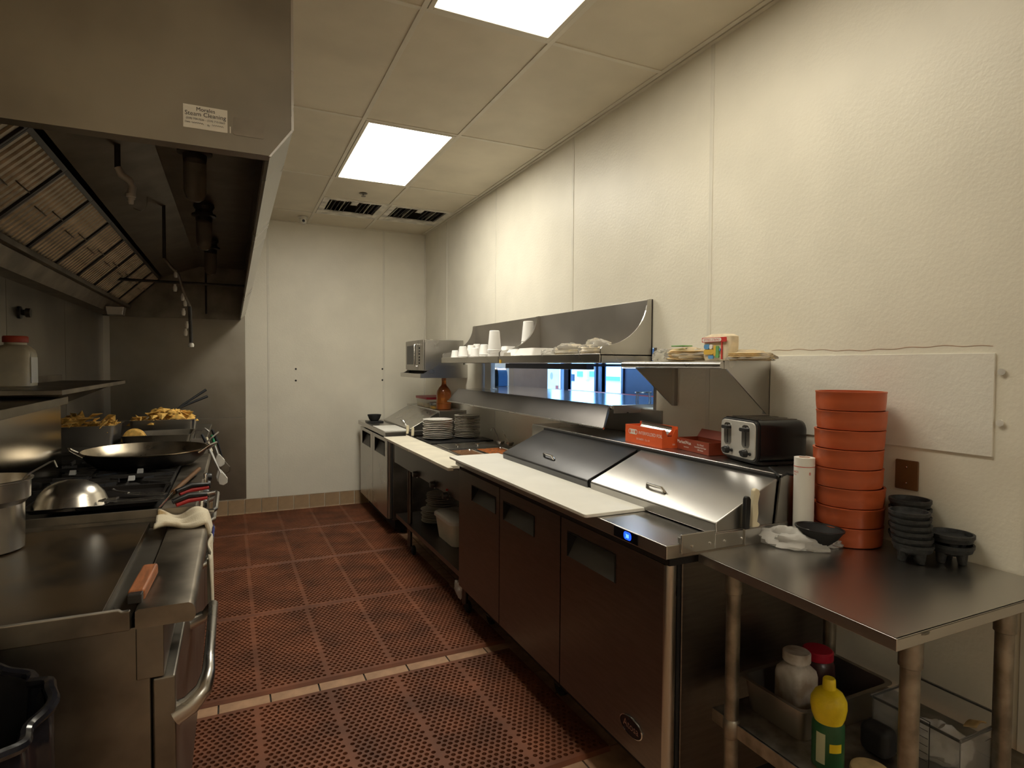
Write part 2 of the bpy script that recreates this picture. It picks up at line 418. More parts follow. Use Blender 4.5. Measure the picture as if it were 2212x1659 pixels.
# ceiling with lay-in tiles
ce = thing('ceiling', 'suspended ceiling of cream lay-in tiles', 'ceiling', kind='structure')
obj('ceiling_slab', MB().box(XL - .12, XR + .12, YF - .1, YB + .12, ZC + .16, ZC + .2), 'ceil_tile', ce)
gx = [-.49, .115, .72, 1.318, 1.945]
gyl = [-4.88, -3.66, -2.44, -1.22, 0.0, 1.20, 2.418, 3.635, 4.86, 6.08, YB]
gym = [-4.88, -3.66, -2.44, -1.22, 0.0, 1.20, 2.418, 3.635, 4.86, 5.47, 6.08, YB]
LIGHT_CELLS = {(2, -3.66), (2, 1.20), (2, 3.635)}
for ci in range(1, 4):
    ys = gyl if ci == 1 else gym
    for a, b in zip(ys[:-1], ys[1:]):
        if (ci, a) in LIGHT_CELLS or (a == 5.47 and ci in (2, 3)): continue
        a = max(a, YF)
        if b <= a: continue
        obj('ceiling_tile', MB().box(gx[ci] + .004, gx[ci + 1] - .004, a + .004, b - .004, ZC + .004, ZC + .018), 'ceil_tile', ce)
obj('ceiling_tile', MB().box(XL, gx[1] - .004, YF, YB, ZC + .004, ZC + .018), 'ceil_tile', ce)
for x in gx[1:]:
    obj('grid_runner', MB().box(x - .012, x + .012, YF, YB, ZC - .001, ZC + .006), 'tbar', ce, bevel=.001)
for ci in range(1, 4):
    for y in (gyl if ci == 1 else gym)[1:-1]:
        if y > YF: obj('grid_runner', MB().box(gx[ci] + .012, gx[ci + 1] - .012, y - .012, y + .012, ZC - .001, ZC + .006), 'tbar', ce)
obj('wall_angle', MB().box(XR - .022, XR, YF, YB, ZC - .003, ZC + .004), 'tbar', ce)
obj('ceiling_tile', MB().box(1.957, XR, YF, YB, ZC + .004, ZC + .018), 'ceil_tile', ce)
obj('wall_angle', MB().box(.115, XR, YB - .022, YB, ZC - .003, ZC + .004), 'tbar', ce)

def troffer(y0, y1, label, dm='diffuser'):
    t = thing('ceiling_light', label, 'ceiling light', ((gx[2] + gx[3]) / 2, (y0 + y1) / 2, ZC))
    x0, x1 = gx[2] + .014, gx[3] - .014; y0 += .014; y1 -= .014; w = .022
    m = MB(); m.box(x0, x0 + w, y0, y1, ZC - .004, ZC + .03); m.box(x1 - w, x1, y0, y1, ZC - .004, ZC + .03)
    m.box(x0 + w, x1 - w, y0, y0 + w, ZC - .004, ZC + .03); m.box(x0 + w, x1 - w, y1 - w, y1, ZC - .004, ZC + .03)
    obj('frame', m, 'tbar', t, bevel=.002)
    obj('diffuser', MB().box(x0 + w, x1 - w, y0 + w, y1 - w, ZC + .004, ZC + .01), dm, t)
    obj('housing', MB().box(x0, x1, y0, y1, ZC + .03, ZC + .12), 'tbar', t)
troffer(1.20, 2.418, 'lit fluorescent ceiling panel cut off by the top edge of the picture', 'diffuser_old')
troffer(3.635, 4.86, 'lit fluorescent ceiling panel farther along, near the ceiling vents')

troffer(-3.66, -2.44, 'lit fluorescent ceiling panel far behind the viewpoint', 'diffuser')

def vent(x0, x1, y0, y1, label):
    t = thing('ceiling_vent', label, 'vent', ((x0 + x1) / 2, (y0 + y1) / 2, ZC))
    m = MB(); a = .055; z0, z1 = ZC - .004, ZC + .01
    x0 += .014; x1 -= .014; y0 += .014; y1 -= .014
    m.box(x0, x0 + a, y0, y1, z0, z1); m.box(x1 - a, x1, y0, y1, z0, z1); m.box(x0 + a, x1 - a, y0, y0 + a * .5, z0, z1); m.box(x0 + a, x1 - a, y1 - a * 2.4, y1, z0, z1)
    obj('frame', m, 'vent_white', t, bevel=.002)
    obj('duct_box', MB().box(x0 + a, x1 - a, y0 + a * .5, y1 - a * 2.4, ZC + .12, ZC + .13), 'vent_dark', t)
    for s in range(12):
        xx = x0 + a + .02 + (x1 - x0 - 2 * a - .04) * s / 11
        if 5 <= s <= 6: continue
        yy0, yy1 = y0 + .04, y1 - a * 2.4 - .02
        obj('louvre', MB().hexa([(xx, yy0, ZC), (xx + .004, yy0, ZC), (xx + .004, yy1, ZC), (xx, yy1, ZC), (xx + .022, yy0, ZC + .05), (xx + .026, yy0, ZC + .05), (xx + .026, yy1, ZC + .05), (xx + .022, yy1, ZC + .05)]), 'vent_dark' if s % 3 else 'vent_white', t)
    obj('damper_plate', MB().box((x0 + x1) / 2 - .03, (x0 + x1) / 2 + .03, y0 + .05, y0 + .16, ZC + .002, ZC + .006), 'vent_white', t)
vent(gx[2], gx[3], 5.47, 6.08, 'sooty supply vent in the ceiling, the one farther from the right wall')
vent(gx[3], gx[4], 5.47, 6.08, 'sooty supply vent in the ceiling, the one next to the right wall')
p = at_z(785, 418, ZC)
t = thing('sprinkler_head', 'small recessed sprinkler head in the ceiling beyond the light panel', 'sprinkler', (p.x, p.y, ZC))
obj('escutcheon', MB().lathe([(.0001, .004), (.03, .004), (.036, -.001), (.03, -.005), (.012, -.006), (.0001, -.006)], (p.x, p.y, ZC), 20), 'steel_dark', t, smooth=True)
obj('deflector', MB().lathe([(.006, 0), (.006, -.02), (.02, -.022), (.02, -.025), (.0001, -.025)], (p.x, p.y, ZC), 14), 'steel_dark', t, smooth=True)
p = at_z(655, 474, ZC - .03)
t = thing('security_camera', 'small white security camera on the ceiling near the back wall', 'camera', (p.x, p.y, ZC))
obj('mount', MB().lathe([(.0001, 0), (.045, 0), (.045, -.012), (.03, -.02), (.02, -.035)], (p.x, p.y + .03, ZC), 20), 'vent_white', t, smooth=True)
hd = obj('housing', MB().lathe([(.0001, .05), (.030, .045), (.033, .0), (.028, -.025), (.018, -.032), (.0001, -.033)], (p.x, p.y, ZC - .05), 20, axis='y'), 'vent_white', t, smooth=True)
obj('lens', MB().lathe([(.0001, -.037), (.013, -.036), (.014, -.030)], (p.x, p.y, ZC - .05), 16, axis='y'), 'black_gloss', hd, smooth=True)

# ------------------------------------------------------------------ dining room seen through the serving window
DX = 5.2      # window wall of the dining room
wo = thing('wall_outer', 'dark window wall of the dining room beyond the serving window', 'wall', kind='structure')
def dz(px, py): return at_x(px, py, DX)
ya = dz(1216, 820).y; zt = 2.55; zb_ = dz(1230, 862).z - .25
p1L, p1R, p2L, p2R, p3L, p3R = [dz(px, 820).y for px in (1181, 1214, 1226, 1287, 1300, 1345)]
m = MB(); y_lo, y_hi = 2.2, 13.0
m.box(DX, DX + .1, y_lo, p3R, 0, 3); m.box(DX, DX + .1, p1L, y_hi, 0, 3)
m.box(DX, DX + .1, p3R, p1L, 0, zb_); m.box(DX, DX + .1, p3R, p1L, zt, 3)
obj('wall_core', m, 'navy', wo)
for i, (a, b) in enumerate(((p1R, p1L), (p2R, p2L), (p3R, p3L))):
    w = thing('window_%d' % (i + 1), 'dining room window pane in a dark frame', 'window', kind='structure', loc=(DX, (a + b) / 2, zb_))
    f = MB(); t_ = .05
    f.box(DX - .03, DX + .06, a - t_, a, zb_, zt); f.box(DX - .03, DX + .06, b, b + t_, zb_, zt); f.box(DX - .03, DX + .06, a - t_, b + t_, zt, zt + t_); f.box(DX - .03, DX + .06, a - t_, b + t_, zb_ - t_, zb_)
    obj('window_frame', f, 'frame_blue', w)
    obj('window_pane', MB().box(DX + .02, DX + .026, a, b, zb_, zt), 'glass', w)
m = MB(); m.box(DX, DX + .1, p1R + .05, p2L - .05, zb_, zt) if p1R > p2L else None
m = MB(); m.box(DX, DX + .08, p2L, p1R, zb_, zt); m.box(DX, DX + .08, p3L, p2R, zb_, zt)
obj('mullion', m, 'frame_blue', wo)
obj('floor_far', MB().box(XR + .1, DX + .1, 1.0, 13.1, -.06, 0), 'quarry', kind='structure')
obj('ceiling_far', MB().box(XR + .1, DX + .1, 1.0, 13.1, 2.8, 2.86), 'tan_wall', kind='structure')
obj('wall_far', MB().box(XR + .12, DX + .1, 13.0, 13.1, 0, 2.85), 'tan_wall', kind='structure')
obj('wall_near', MB().box(XR + .12, DX + .1, 1.0, 1.1, 0, 2.85), 'navy', kind='structure')
dl = thing('dining_fill_light', 'added square ceiling light, out of view, brightening the dining room', 'ceiling light', (3.0, 6.0, 2.8))  # unseen light, added to lift the dark dining room
obj('frame', MB().box(2.68, 3.32, 5.4, 6.6, 2.77, 2.80), 'tbar', dl)
obj('diffuser', MB().box(2.71, 3.29, 5.43, 6.57, 2.762, 2.77), 'diffuser', dl)
# tan partition and its shelf, back of the serving station
q0 = at_x(1104, 845, 2.75); q1 = at_x(1178, 845, 3.35)
m = MB(); d = Vector((q1.x - q0.x, q1.y - q0.y, 0)); c = (q0 + q1) / 2; c.z = 1.2
m.obox(c, d, Vector((-d.y, d.x, 0)), (0, 0, 1), d.length / 2, .03, 1.2)
tag(obj('partition', m, 'tan_wall'), 'tan partition standing behind the serving window', 'partition')
q0 = at_x(1082, 800, 2.75); q1 = at_x(1024, 800, 2.55)
m = MB(); d = Vector((q1.x - q0.x, q1.y - q0.y, 0)); c = (q0 + q1) / 2; c.z = 1.3
m.obox(c, d, Vector((-d.y, d.x, 0)), (0, 0, 1), d.length / 2 + .1, .03, 1.3)
tag(obj('partition', m, 'white_paint'), 'white side partition behind the black paper dispenser', 'partition')
# dark counter outside the pass, red edged
ct = thing('counter', 'dark dining room counter below the bright windows', 'counter', (DX - .4, p2R, 0))
obj('counter_body', MB().box(DX - .7, DX - .25, p3R - 2.0, p2L - .1, 0, dz(1250, 838).z - .06), 'navy', ct)
obj('counter_top', MB().box(DX - .75, DX - .2, p3R - 2.0, p2L - .1, dz(1250, 838).z - .06, dz(1250, 838).z - .02), 'red_paint', ct, bevel=.01)
# posts by the window
q = at_x(1220, 830, 3.6)
po = thing('post', 'slim dark post standing between the window panes', 'post', (q.x, q.y, 0))
obj('shaft', MB().box(q.x - .03, q.x + .03, q.y - .03, q.y + .03, 0, 2.8), 'frame_blue', po)
obj('base_collar', MB().box(q.x - .06, q.x + .06, q.y - .06, q.y + .06, 0, .1), 'frame_blue', po, bevel=.01)
# building across the street
bx = 11.0
bl = thing('building', 'pale building across the street with blue windows', 'building', (bx, 14, 0))
obj('wall', MB().box(bx, bx + 3, 5, 30, 0, 3.4), 'stucco', bl)
def bp(px, py): return at_x(px, py, bx - .02)
def brect(name, x0, y0, x1, y1, mat, dep=.05):
    a = bp(x0, y0); b = bp(x1, y1)
    return obj(name, MB().box(bx - dep, bx + .02, min(a.y, b.y), max(a.y, b.y), min(a.z, b.z), max(a.z, b.z)), mat, bl)
for x0, y0, x1, y1 in ((1248, 801, 1265, 815), (1275, 801, 1287, 815), (1308, 812, 1342, 824)):
    w = brect('window', x0, y0, x1, y1, 'white_paint'); a = bp(x0 + 1, y0 + 1); b = bp(x1 - 1, y1 - 1)
    obj('pane', MB().box(bx - .07, bx - .04, min(a.y, b.y), max(a.y, b.y), min(a.z, b.z), max(a.z, b.z)), 'blue_print', w)
brect('doorway', 1228, 808, 1240, 823, 'navy')
brect('banner', 1265, 797, 1273, 820, 'pink_print', .12)
brect('lower_band', 1160, 838, 1345, 850, 'white_paint', .1)
obj('ground_far', MB().box(DX + .1, 40, -10, 45, -.2, -.1), 'asphalt', kind='structure')
# poster hung in the first pane
a = dz(1183, 780) ; b = dz(1213, 852)
ps = thing('window_poster', 'pale poster with a dark dot hung in the first window', 'poster', (DX - .05, (a.y + b.y) / 2, b.z))
obj('sheet', MB().box(DX - .052, DX - .048, b.y, a.y, b.z, a.z), 'white_paint', ps)
c = dz(1197, 812); obj('dot', MB().lathe([(.0001, -.002), (.05, -.002), (.05, .002)], (DX - .053, c.y, c.z), 20, axis='x', sx=1, sy=1.3), 'tan_wall', ps)
c = dz(1209, 840); obj('sticker', MB().box(DX - .056, DX - .052, c.y - .05, c.y + .05, c.z - .06, c.z + .06), 'red_paint', ps)

# ------------------------------------------------------------------ serving window shelf and sheathing
ps = thing('pass_shelf', 'stainless serving shelf with a sloping front apron below the window', 'shelf', (1.95, 3.7, 1.2))
m = MB(); m.box(1.795, 2.11, 2.60, 4.95, 1.296, 1.316); m.box(2.11, 2.55, 2.42, 6.1, 1.296, 1.316); obj('shelf_top', m, 'steel_mirror', ps)
obj('shelf_cabinet', MB().box(2.12, 2.5, 2.5, 6.05, 0, 1.296), 'tan_wall', ps)
obj('sloping_apron', MB().hexa([(1.690, 2.52, 1.210), (1.700, 2.52, 1.206), (1.700, 4.93, 1.206), (1.690, 4.93, 1.210), (1.790, 2.62, 1.318), (1.806, 2.62, 1.312), (1.806, 4.93, 1.312), (1.790, 4.93, 1.318)]), 'steel_apron', ps, bevel=.003)
obj('rolled_edge', MB().cyl((1.692, 2.52, 1.208), (1.692, 4.93, 1.208), .006, 10), 'steel', ps, smooth=True)
obj('end_flange', MB().box(1.80, 2.11, 2.588, 2.60, 1.275, 1.318), 'steel', ps, bevel=.002)
obj('wall_sheet', MB().box(1.974, 1.984, 2.42, 3.28, 1.0, 1.296), 'steel_dull', ps)
jm = MB(); jm.box(1.983, 2.107, OY0 - .022, OY0 + .003, OZ0 - .02, OZ1); obj('jamb', jm, 'steel_dull', ps, bevel=.002)
jm = MB(); jm.box(1.983, 2.107, OY1 - .003, OY1 + .02, OZ0 - .02, OZ1); obj('jamb', jm, 'white_paint', ps, bevel=.002)

def overshelf(y0, y1, label):
    t = thing('overshelf', label, 'shelf', (1.82, (y0 + y1) / 2, 1.54))
    xf, z0, z1 = 1.657, 1.540, 1.582
    m = MB(); m.box(xf, 1.98, y0, y1, z1 - .006, z1); obj('shelf_board', m, 'steel_dull', t)
    obj('front_lip', MB().box(xf - .004, xf + .012, y0, y1, z0, z1 + .004), 'steel', t, bevel=.003)
    obj('back_panel', MB().box(1.970, 1.982, y0, y1, z0, 1.872), 'steel_dull', t, bevel=.002)
    for yy in (y0, y1 - .008):
        pts = [(1.978, z0), (xf + .004, z0), (xf + .004, 1.610), (xf + .012, 1.620)]
        n = 14
        for i in range(n + 1):
            a = i / n; pts.append((xf + .02 + (1.945 - xf - .02) * math.sin(a * PI / 2) ** 1.15, 1.625 + (1.868 - 1.625) * (1 - math.cos(a * PI / 2)) ** 1.05))
        pts += [(1.960, 1.872), (1.978, 1.872)]
        obj('curved_end', MB().prism(pts, 'y', yy, yy + .008), 'steel', t)
    return t
osn = overshelf(2.506, 3.752, 'stainless wall shelf with curved ends, the one nearer the wall shelf with tortillas')
osf = overshelf(3.757, 4.99, 'stainless wall shelf with curved ends, the one nearer the microwave')
# lamp bar under the near overshelf
hl = thing('heat_lamp_bar', 'slim warming lamp strip glowing bluish under the near overshelf', 'lamp', (2.05, 2.75, 1.54))
obj('lamp_housing', MB().box(1.70, 1.75, 2.70, 3.74, 1.503, 1.536), 'frame_blue', hl, bevel=.003)
obj('lamp_strip', MB().box(2.0, 2.06, 2.62, 2.80, 1.512, 1.520), 'warmer', hl)
obj('lamp_bracket', MB().box(1.75, 2.06, 2.70, 2.72, 1.52, 1.534), 'frame_blue', hl)

# wall shelf near the toaster
ws = thing('wall_shelf', 'stainless wall shelf with rolled front and triangular brackets above the toaster', 'shelf', (1.85, 2.06, 1.33))
obj('shelf_board', MB().box(1.725, 1.983, 1.75, 2.40, 1.541, 1.547), 'steel', ws)
obj('rolled_front', MB().prism([(1.725, 1.547), (1.716, 1.544), (1.709, 1.536), (1.708, 1.527), (1.713, 1.518), (1.722, 1.515), (1.735, 1.515), (1.735, 1.545)], 'y', 1.75, 2.40), 'steel', ws, smooth=True)
obj('end_lip', MB().box(1.73, 1.983, 1.748, 1.752, 1.515, 1.547), 'steel', ws)
obj('back_lip', MB().box(1.972, 1.983, 1.75, 2.40, 1.545, 1.578), 'steel_dull', ws, bevel=.002)
for y in (1.752, 2.33):
    b = obj('bracket', MB().prism([(1.745, 1.515), (1.983, 1.515), (1.983, 1.330), (1.968, 1.330)], 'y', y, y + .006), 'steel', ws)
    obj('bracket_flange', MB().box(1.975, 1.983, y + .006, y + .03, 1.330, 1.515) if y < 2 else MB().box(1.962, 1.983, y - .02, y, 1.330, 1.515), 'steel_dull', b)
# microwave and its shelf
mv = thing('microwave_shelf', 'stainless bracket shelf carrying the microwave in the far corner', 'shelf', (1.75, 5.55, 1.40))
obj('shelf_board', MB().box(1.535, 1.983, 5.22, 5.92, 1.432, 1.440), 'steel', mv)
obj('front_lip', MB().box(1.530, 1.540, 5.22, 5.92, 1.403, 1.441), 'steel', mv, bevel=.002)
for y in (5.215, 5.915):
    obj('side_bracket', MB().prism([(1.532, 1.403), (1.983, 1.403), (1.983, 1.525), (1.70, 1.525), (1.56, 1.443), (1.532, 1.443)], 'y', y, y + .006), 'steel', mv)
mw = thing('microwave', 'stainless microwave oven on the corner shelf', 'microwave', (1.76, 5.55, 1.468))
obj('cabinet', MB().box(1.580, 1.955, 5.25, 5.86, 1.468, 1.755), 'steel', mw, bevel=.006)
dr = obj('door', MB().box(1.566, 1.580, 5.42, 5.855, 1.475, 1.750), 'steel_dull', mw, bevel=.004)
obj('window', MB().box(1.563, 1.567, 5.50, 5.80, 1.525, 1.705), 'pocket', dr, bevel=.006)
obj('handle', MB().tube([(1.566, 5.45, 1.51), (1.540, 5.45, 1.515), (1.540, 5.45, 1.71), (1.566, 5.45, 1.715)], .007, 10), 'chrome', dr, smooth=True)
cp = obj('control_panel', MB().box(1.566, 1.580, 5.255, 5.415, 1.475, 1.750), 'steel_dull', mw, bevel=.004)
for i in range(6):
    obj('button', MB().box(1.561, 1.567, 5.36, 5.385, 1.53 + i * .028, 1.545 + i * .028), 'black_plastic', cp)
for x in (1.60, 1.93):
    for y in (5.29, 5.82): obj('foot', MB().cyl((x, y, 1.440), (x, y, 1.469), .012, 10), 'black_rubber', mw)

# behind the pass: dispenser, upright pipe, device
q = at_x(1062, 846, 2.30)
dp = thing('paper_dispenser', 'black paper dispenser with a blue translucent end on the serving shelf', 'dispenser', (q.x, q.y, 1.316))
prof = [(-.10, 0), (.10, 0), (.10, .10), (.085, .165), (.04, .19), (-.05, .185), (-.09, .15), (-.10, .10)]
m = MB(); m.prism([(q.y + a, 1.317 + b) for a, b in prof], 'x', q.x - .13, q.x + .03); obj('case', m, 'black_gloss', dp, bevel=.006)
m = MB(); m.prism([(q.y + a * .96, 1.317 + b * .97) for a, b in prof], 'x', q.x + .03, q.x + .13); obj('end_cover', m, 'blue_film', dp, bevel=.006)
obj('tear_bar', MB().tube([(q.x - .10, q.y + .02, 1.33), (q.x - .13, q.y + .01, 1.355), (q.x - .13, q.y - .06, 1.355), (q.x - .12, q.y - .08, 1.33)], .006, 8), 'chrome', dp, smooth=True)
q = at_x(1016, 838, 2.02)
up = thing('corner_guard', 'white upright guard strip at the far end of the serving window', 'guard strip', (q.x, OY1 - .05, 1.316))
obj('strip', MB().prism([(2.0, 4.70), (2.02, 4.70), (2.02, 4.84), (2.0, 4.84)], 'z', 1.317, 1.60), 'white_paint', up, bevel=.003)
obj('foot', MB().box(1.995, 2.06, 4.70, 4.845, 1.316, 1.324), 'white_paint', up)
q = at_x(1038, 838, 2.32)
dv = thing('drink_machine', 'grey machine with a small dark display behind the black dispenser', 'machine', (q.x, q.y + .1, 1.316))
obj('cabinet', MB().box(q.x - .1, q.x + .09, q.y, q.y + .3, 1.316, 1.62), 'galv', dv, bevel=.006)
obj('display', MB().box(q.x - .04, q.x + .05, q.y - .006, q.y + .002, 1.40, 1.52), 'screen_black', dv)
# chrome wire rack at the near end of the shelf
q = at_x(1390, 878, 2.25)
wk = thing('wire_caddy', 'small chrome wire caddy on the near end of the serving shelf', 'caddy', (q.x, q.y, 1.316))
obj('top_ring', MB().tube([(q.x + .05 * math.cos(a), q.y + .05 * math.sin(a), 1.365) for a in [2 * PI * i / 20 for i in range(20)]], .003, 6, closed=True), 'chrome', wk, smooth=True)
for a in (0, 1.57, 3.14, 4.71):
    obj('leg', MB().tube([(q.x + .05 * math.cos(a), q.y + .05 * math.sin(a), 1.365), (q.x + .055 * math.cos(a), q.y + .055 * math.sin(a), 1.317)], .003, 6), 'chrome', wk, smooth=True)

# ------------------------------------------------------------------ main prep refrigerator
fr = thing('prep_refrigerator', 'long stainless three-door prep refrigerator with sloping lids', 'refrigerator', (1.58, 2.36, 0))
FX, FY0, FY1 = 1.205, 1.425, 3.305
obj('cabinet_body', MB().box(FX + .058, 1.955, FY0 + .012, FY1 - .005, .165, .935), 'steel_door', fr, bevel=.004)
obj('door_gasket', MB().box(FX + .046, FX + .060, FY0 + .02, FY1 - .01, .20, .925), 'gasket_and_shade', fr)
obj('toe_grille', MB().box(FX + .10, 1.93, FY0 + .05, FY1 - .05, .10, .17), 'gasket_and_shade', fr)
def pocket_door(parent, x, y0, y1, z0, z1, hy0, hy1, hz0, hz1, dep=.046, mat='steel_door', pd=.055):
    """door whose front face (towards -x) has a wedge-shaped pocket pull"""
    ys = [y0, hy0, hy1, y1]; zs = [z0, hz0, hz1, z1]; m = MB()
    vs = [(x, a, b) for a in ys for b in zs]; fs = []
    for i in range(3):
        for j in range(3):
            if (i, j) != (1, 1): fs.append((i * 4 + j, i * 4 + j + 1, (i + 1) * 4 + j + 1, (i + 1) * 4 + j))
    m.add(vs, fs)
    xb = x + dep
    m.add([(x, y0, z0), (x, y1, z0), (x, y1, z1), (x, y0, z1), (xb, y0, z0), (xb, y1, z0), (xb, y1, z1), (xb, y0, z1)],
          [(4, 5, 6, 7), (0, 1, 5, 4), (1, 2, 6, 5), (2, 3, 7, 6), (3, 0, 4, 7)])
    bm_fix = m
    o = obj('door', bm_fix, mat, parent)
    p = MB(); pv = [(x, hy0, hz0), (x, hy1, hz0), (x, hy0, hz1), (x, hy1, hz1), (x + pd, hy0, hz1), (x + pd, hy1, hz1)]
    p.add(pv, [(0, 1, 5, 4)]); p.mat(1).add(pv, [(2, 3, 5, 4), (0, 2, 4), (1, 5, 3)])  # pocket top and ends blackened: the shade of the recess put into the colour
    h = obj('pocket_handle', p, ['pocket', 'gasket_and_shade'], o, fix=False)
    r = MB(); w = .004
    r.box(x - .0025, x + .002, hy0 - w, hy1 + w, hz1, hz1 + w); r.box(x - .0025, x + .002, hy0 - w, hy0, hz0, hz1); r.box(x - .0025, x + .002, hy1, hy1 + w, hz0, hz1)
    obj('handle_trim', r, 'gasket_and_shade', o)
    return o
d3 = pocket_door(fr, FX, FY0 + .030, 2.092, .218, .910, 1.715, 2.037, .765, .862)
d2 = pocket_door(fr, FX, 2.100, 2.708, .218, .910, 2.335, 2.660, .762, .852)
d1 = pocket_door(fr, FX, 2.716, FY1 - .004, .218, .910, 2.763, 3.090, .766, .850)
# rounded near edge of the last door
obj('edge_bullnose', MB().tube([(FX + .022, FY0 + .030, .219), (FX + .022, FY0 + .030, .909)], .022, 20), 'steel', d3, smooth=True)
em = MB(); ey, ez = 1.607, .3125
em.lathe([(.0001, -.004), (.058, -.004), (.062, -.002), (.062, .002)], (FX, ey, ez), 32, axis='x', sy=.52)
em.mat(1).lathe([(.0585, -.0055), (.062, -.0045), (.0625, -.001)], (FX, ey, ez), 32, axis='x', sy=.52)
em.mat(1).text('Atosa', .036, (FX - .0048, ey, ez - .011), (0, -1, 0), (0, 0, 1))
obj('emblem', em, ['screen_black', 'chrome'], d3, label='oval black emblem with a bright rim and lettering', fix=False)
WT = .980
obj('worktop', MB().box(FX - .022, 1.965, FY0 - .008, FY1, .937, WT), 'steel_top', fr, bevel=.003)
obj('worktop_gap', MB().box(FX + .0, 1.94, FY0 + .004, FY1 - .01, .912, .938), 'gasket_and_shade', fr)
for x0, x1, zz in ((1.235, 1.368, 1.010), (1.368, 1.50, .998)):
    b = obj('rail_bracket', MB().box(x0, x1, FY0 - .016, FY0 - .008, .950, zz), 'steel', fr, bevel=.002)
    for q in (.3, .85): obj('screw', MB().lathe([(.0001, -.004), (.004, -.003), (.005, .0)], (x0 + (x1 - x0) * q, FY0 - .016, .972), 10, axis='y'), 'chrome', b, smooth=True)
obj('side_rail', MB().box(1.235, 1.70, FY0 - .008, FY0 + .004, WT, 1.000), 'steel', fr, bevel=.002)
ds = obj('display_panel', MB().box(FX - .025, FX - .020, 1.556, 1.688, .943, .978), 'screen_black', fr)
obj('display_glow', MB().prism(rrect(1.590, 1.630, .948, .974, .010), 'x', FX - .0262, FX - .0248), 'lcd', ds)
obj('digits', MB().text('38', .018, (FX - .0268, 1.610, .9545), (0, -1, 0), (0, 0, 1)), 'lcd_digit', ds, fix=False)
def lid(y0, y1, mat):
    pr = [(1.392, .984), (1.388, 1.022), (1.394, 1.030), (1.652, 1.147), (1.660, 1.147), (1.640, .984)]
    o = obj('lid', MB().prism(pr, 'y', y0, y1), mat, fr, bevel=.004, seg=2)
    yc = (y0 + y1) / 2; c = Vector((1.447, yc, 1.054)); u = Vector((1.652 - 1.394, 0, .117)).normalized(); n = Vector((-u.z, 0, u.x))
    pts = [c + Vector((0, -.052, 0)) + n * .001, c + Vector((0, -.042, 0)) + n * .020, c + Vector((0, .042, 0)) + n * .020, c + Vector((0, .052, 0)) + n * .001]
    obj('handle', MB().tube(pts, .0075, 10, flat=.7), 'chrome', o, smooth=True)
    return o
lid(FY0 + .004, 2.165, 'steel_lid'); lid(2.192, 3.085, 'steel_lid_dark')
obj('lid_divider', MB().box(1.40, 1.66, 2.165, 2.192, WT, 1.03), 'gasket_and_shade', fr)
obj('hinge_strip', MB().box(1.655, 1.684, FY0 + .006, 3.09, 1.138, 1.156), 'gasket_and_shade', fr)
obj('rear_ledge', MB().box(1.682, 1.968, FY0, FY1 - .01, WT, 1.160), 'steel', fr, bevel=.004)
obj('side_plate', MB().prism([(1.645, WT), (1.70, WT), (1.70, 1.150), (1.668, 1.150)], 'y', FY0 - .004, FY0 + .003), 'steel_dull', fr)
for y in (FY0 + .12, 2.36, FY1 - .12):
    for x in (FX + .16, 1.87):
        c = obj('caster', MB().lathe([(.0001, -.014), (.040, -.014), (.046, -.010), (.046, .010), (.040, .014), (.0001, .014)], (x, y, .047), 18, axis='x'), 'black_rubber', fr, smooth=True)
        obj('fork', MB().box(x - .022, x + .022, y - .02, y + .02, .05, .103), 'galv', c)
bd = obj('cutting_board', MB().prism(rrect(1.132, 1.446, 1.795, 3.275, .012), 'z', WT + .001, WT + .0145), 'poly_white', bevel=.003)
tag(bd, 'long white cutting board along the front of the three-door refrigerator', 'cutting board')

# things on the rear ledge
LZ = 1.1605
def box_local(sx, sy, sz): return MB().box(-sx / 2, sx / 2, -sy / 2, sy / 2, 0, sz)
fb = thing('foil_box', 'orange box of interfolded foil sheets with a sheet pulled up', 'box', (1.762, 2.235, LZ), rz=-.06)
sx, sy, sz = .085, .295, .082
m = MB(); h = .0022
m.box(-sx / 2, -sx / 2 + h, -sy / 2, sy / 2, 0, sz); m.box(sx / 2 - h, sx / 2, -sy / 2, sy / 2, 0, sz + .012)
m.box(-sx / 2 + h, sx / 2 - h, sy / 2 - h, sy / 2, 0, sz); m.box(-sx / 2 + h, sx / 2 - h, -sy / 2 + h, sy / 2 - h, 0, h)
for s in (-1,):   # notched near end
    m.prism([(-sx / 2 + h, 0), (sx / 2 - h, 0), (sx / 2 - h, sz), (.028, sz), (.010, .05), (-.012, .05), (-.026, sz), (-sx / 2 + h, sz)], 'y', -sy / 2, -sy / 2 + h)
obj('carton', m, 'foil_orange', fb, local=True)
lt = MB(); xo = -sx / 2 - .0006; u, v = (0, -1, 0), (0, 0, 1)
lt.text('INTERFOLDED FOIL', .021, (xo, .035, .045), u, v, 'LEFT'); lt.text('500 SHEETS   12 x 10', .012, (xo, .0, .018), u, v)
lt.prism(rrect(.045, .118, .040, .064, .011), 'x', xo - .0002, xo + .0002)
lt.text('500', .010, (.02, -sy / 2 - .0006, .012), (1, 0, 0), v)
obj('lettering', lt, 'white_print', fb, local=True, fix=False)
lt = MB(); lt.text('WP', .017, (xo - .0006, .081, .046), u, v); lt.prism(rrect(.049, .062, .043, .061, .008), 'x', xo - .0008, xo - .0004); lt.prism(rrect(.100, .114, .043, .061, .008), 'x', xo - .0008, xo - .0004)
obj('logo', lt, 'foil_orange', fb, local=True, fix=False)
obj('foil_sheets', MB().hexa([(-.03, -.138, .004), (.03, -.138, .004), (.03, .138, .004), (-.03, .138, .004), (-.03, -.138, .055), (.03, -.138, .055), (.03, .138, .055), (-.03, .138, .055)]), 'foil', fb, local=True)
def fl(i, j):
    t = j; return (-.012 + .030 * t + .01 * math.sin(t * 3), .10 - .235 * i, .055 + .048 * t - .01 * i * t)
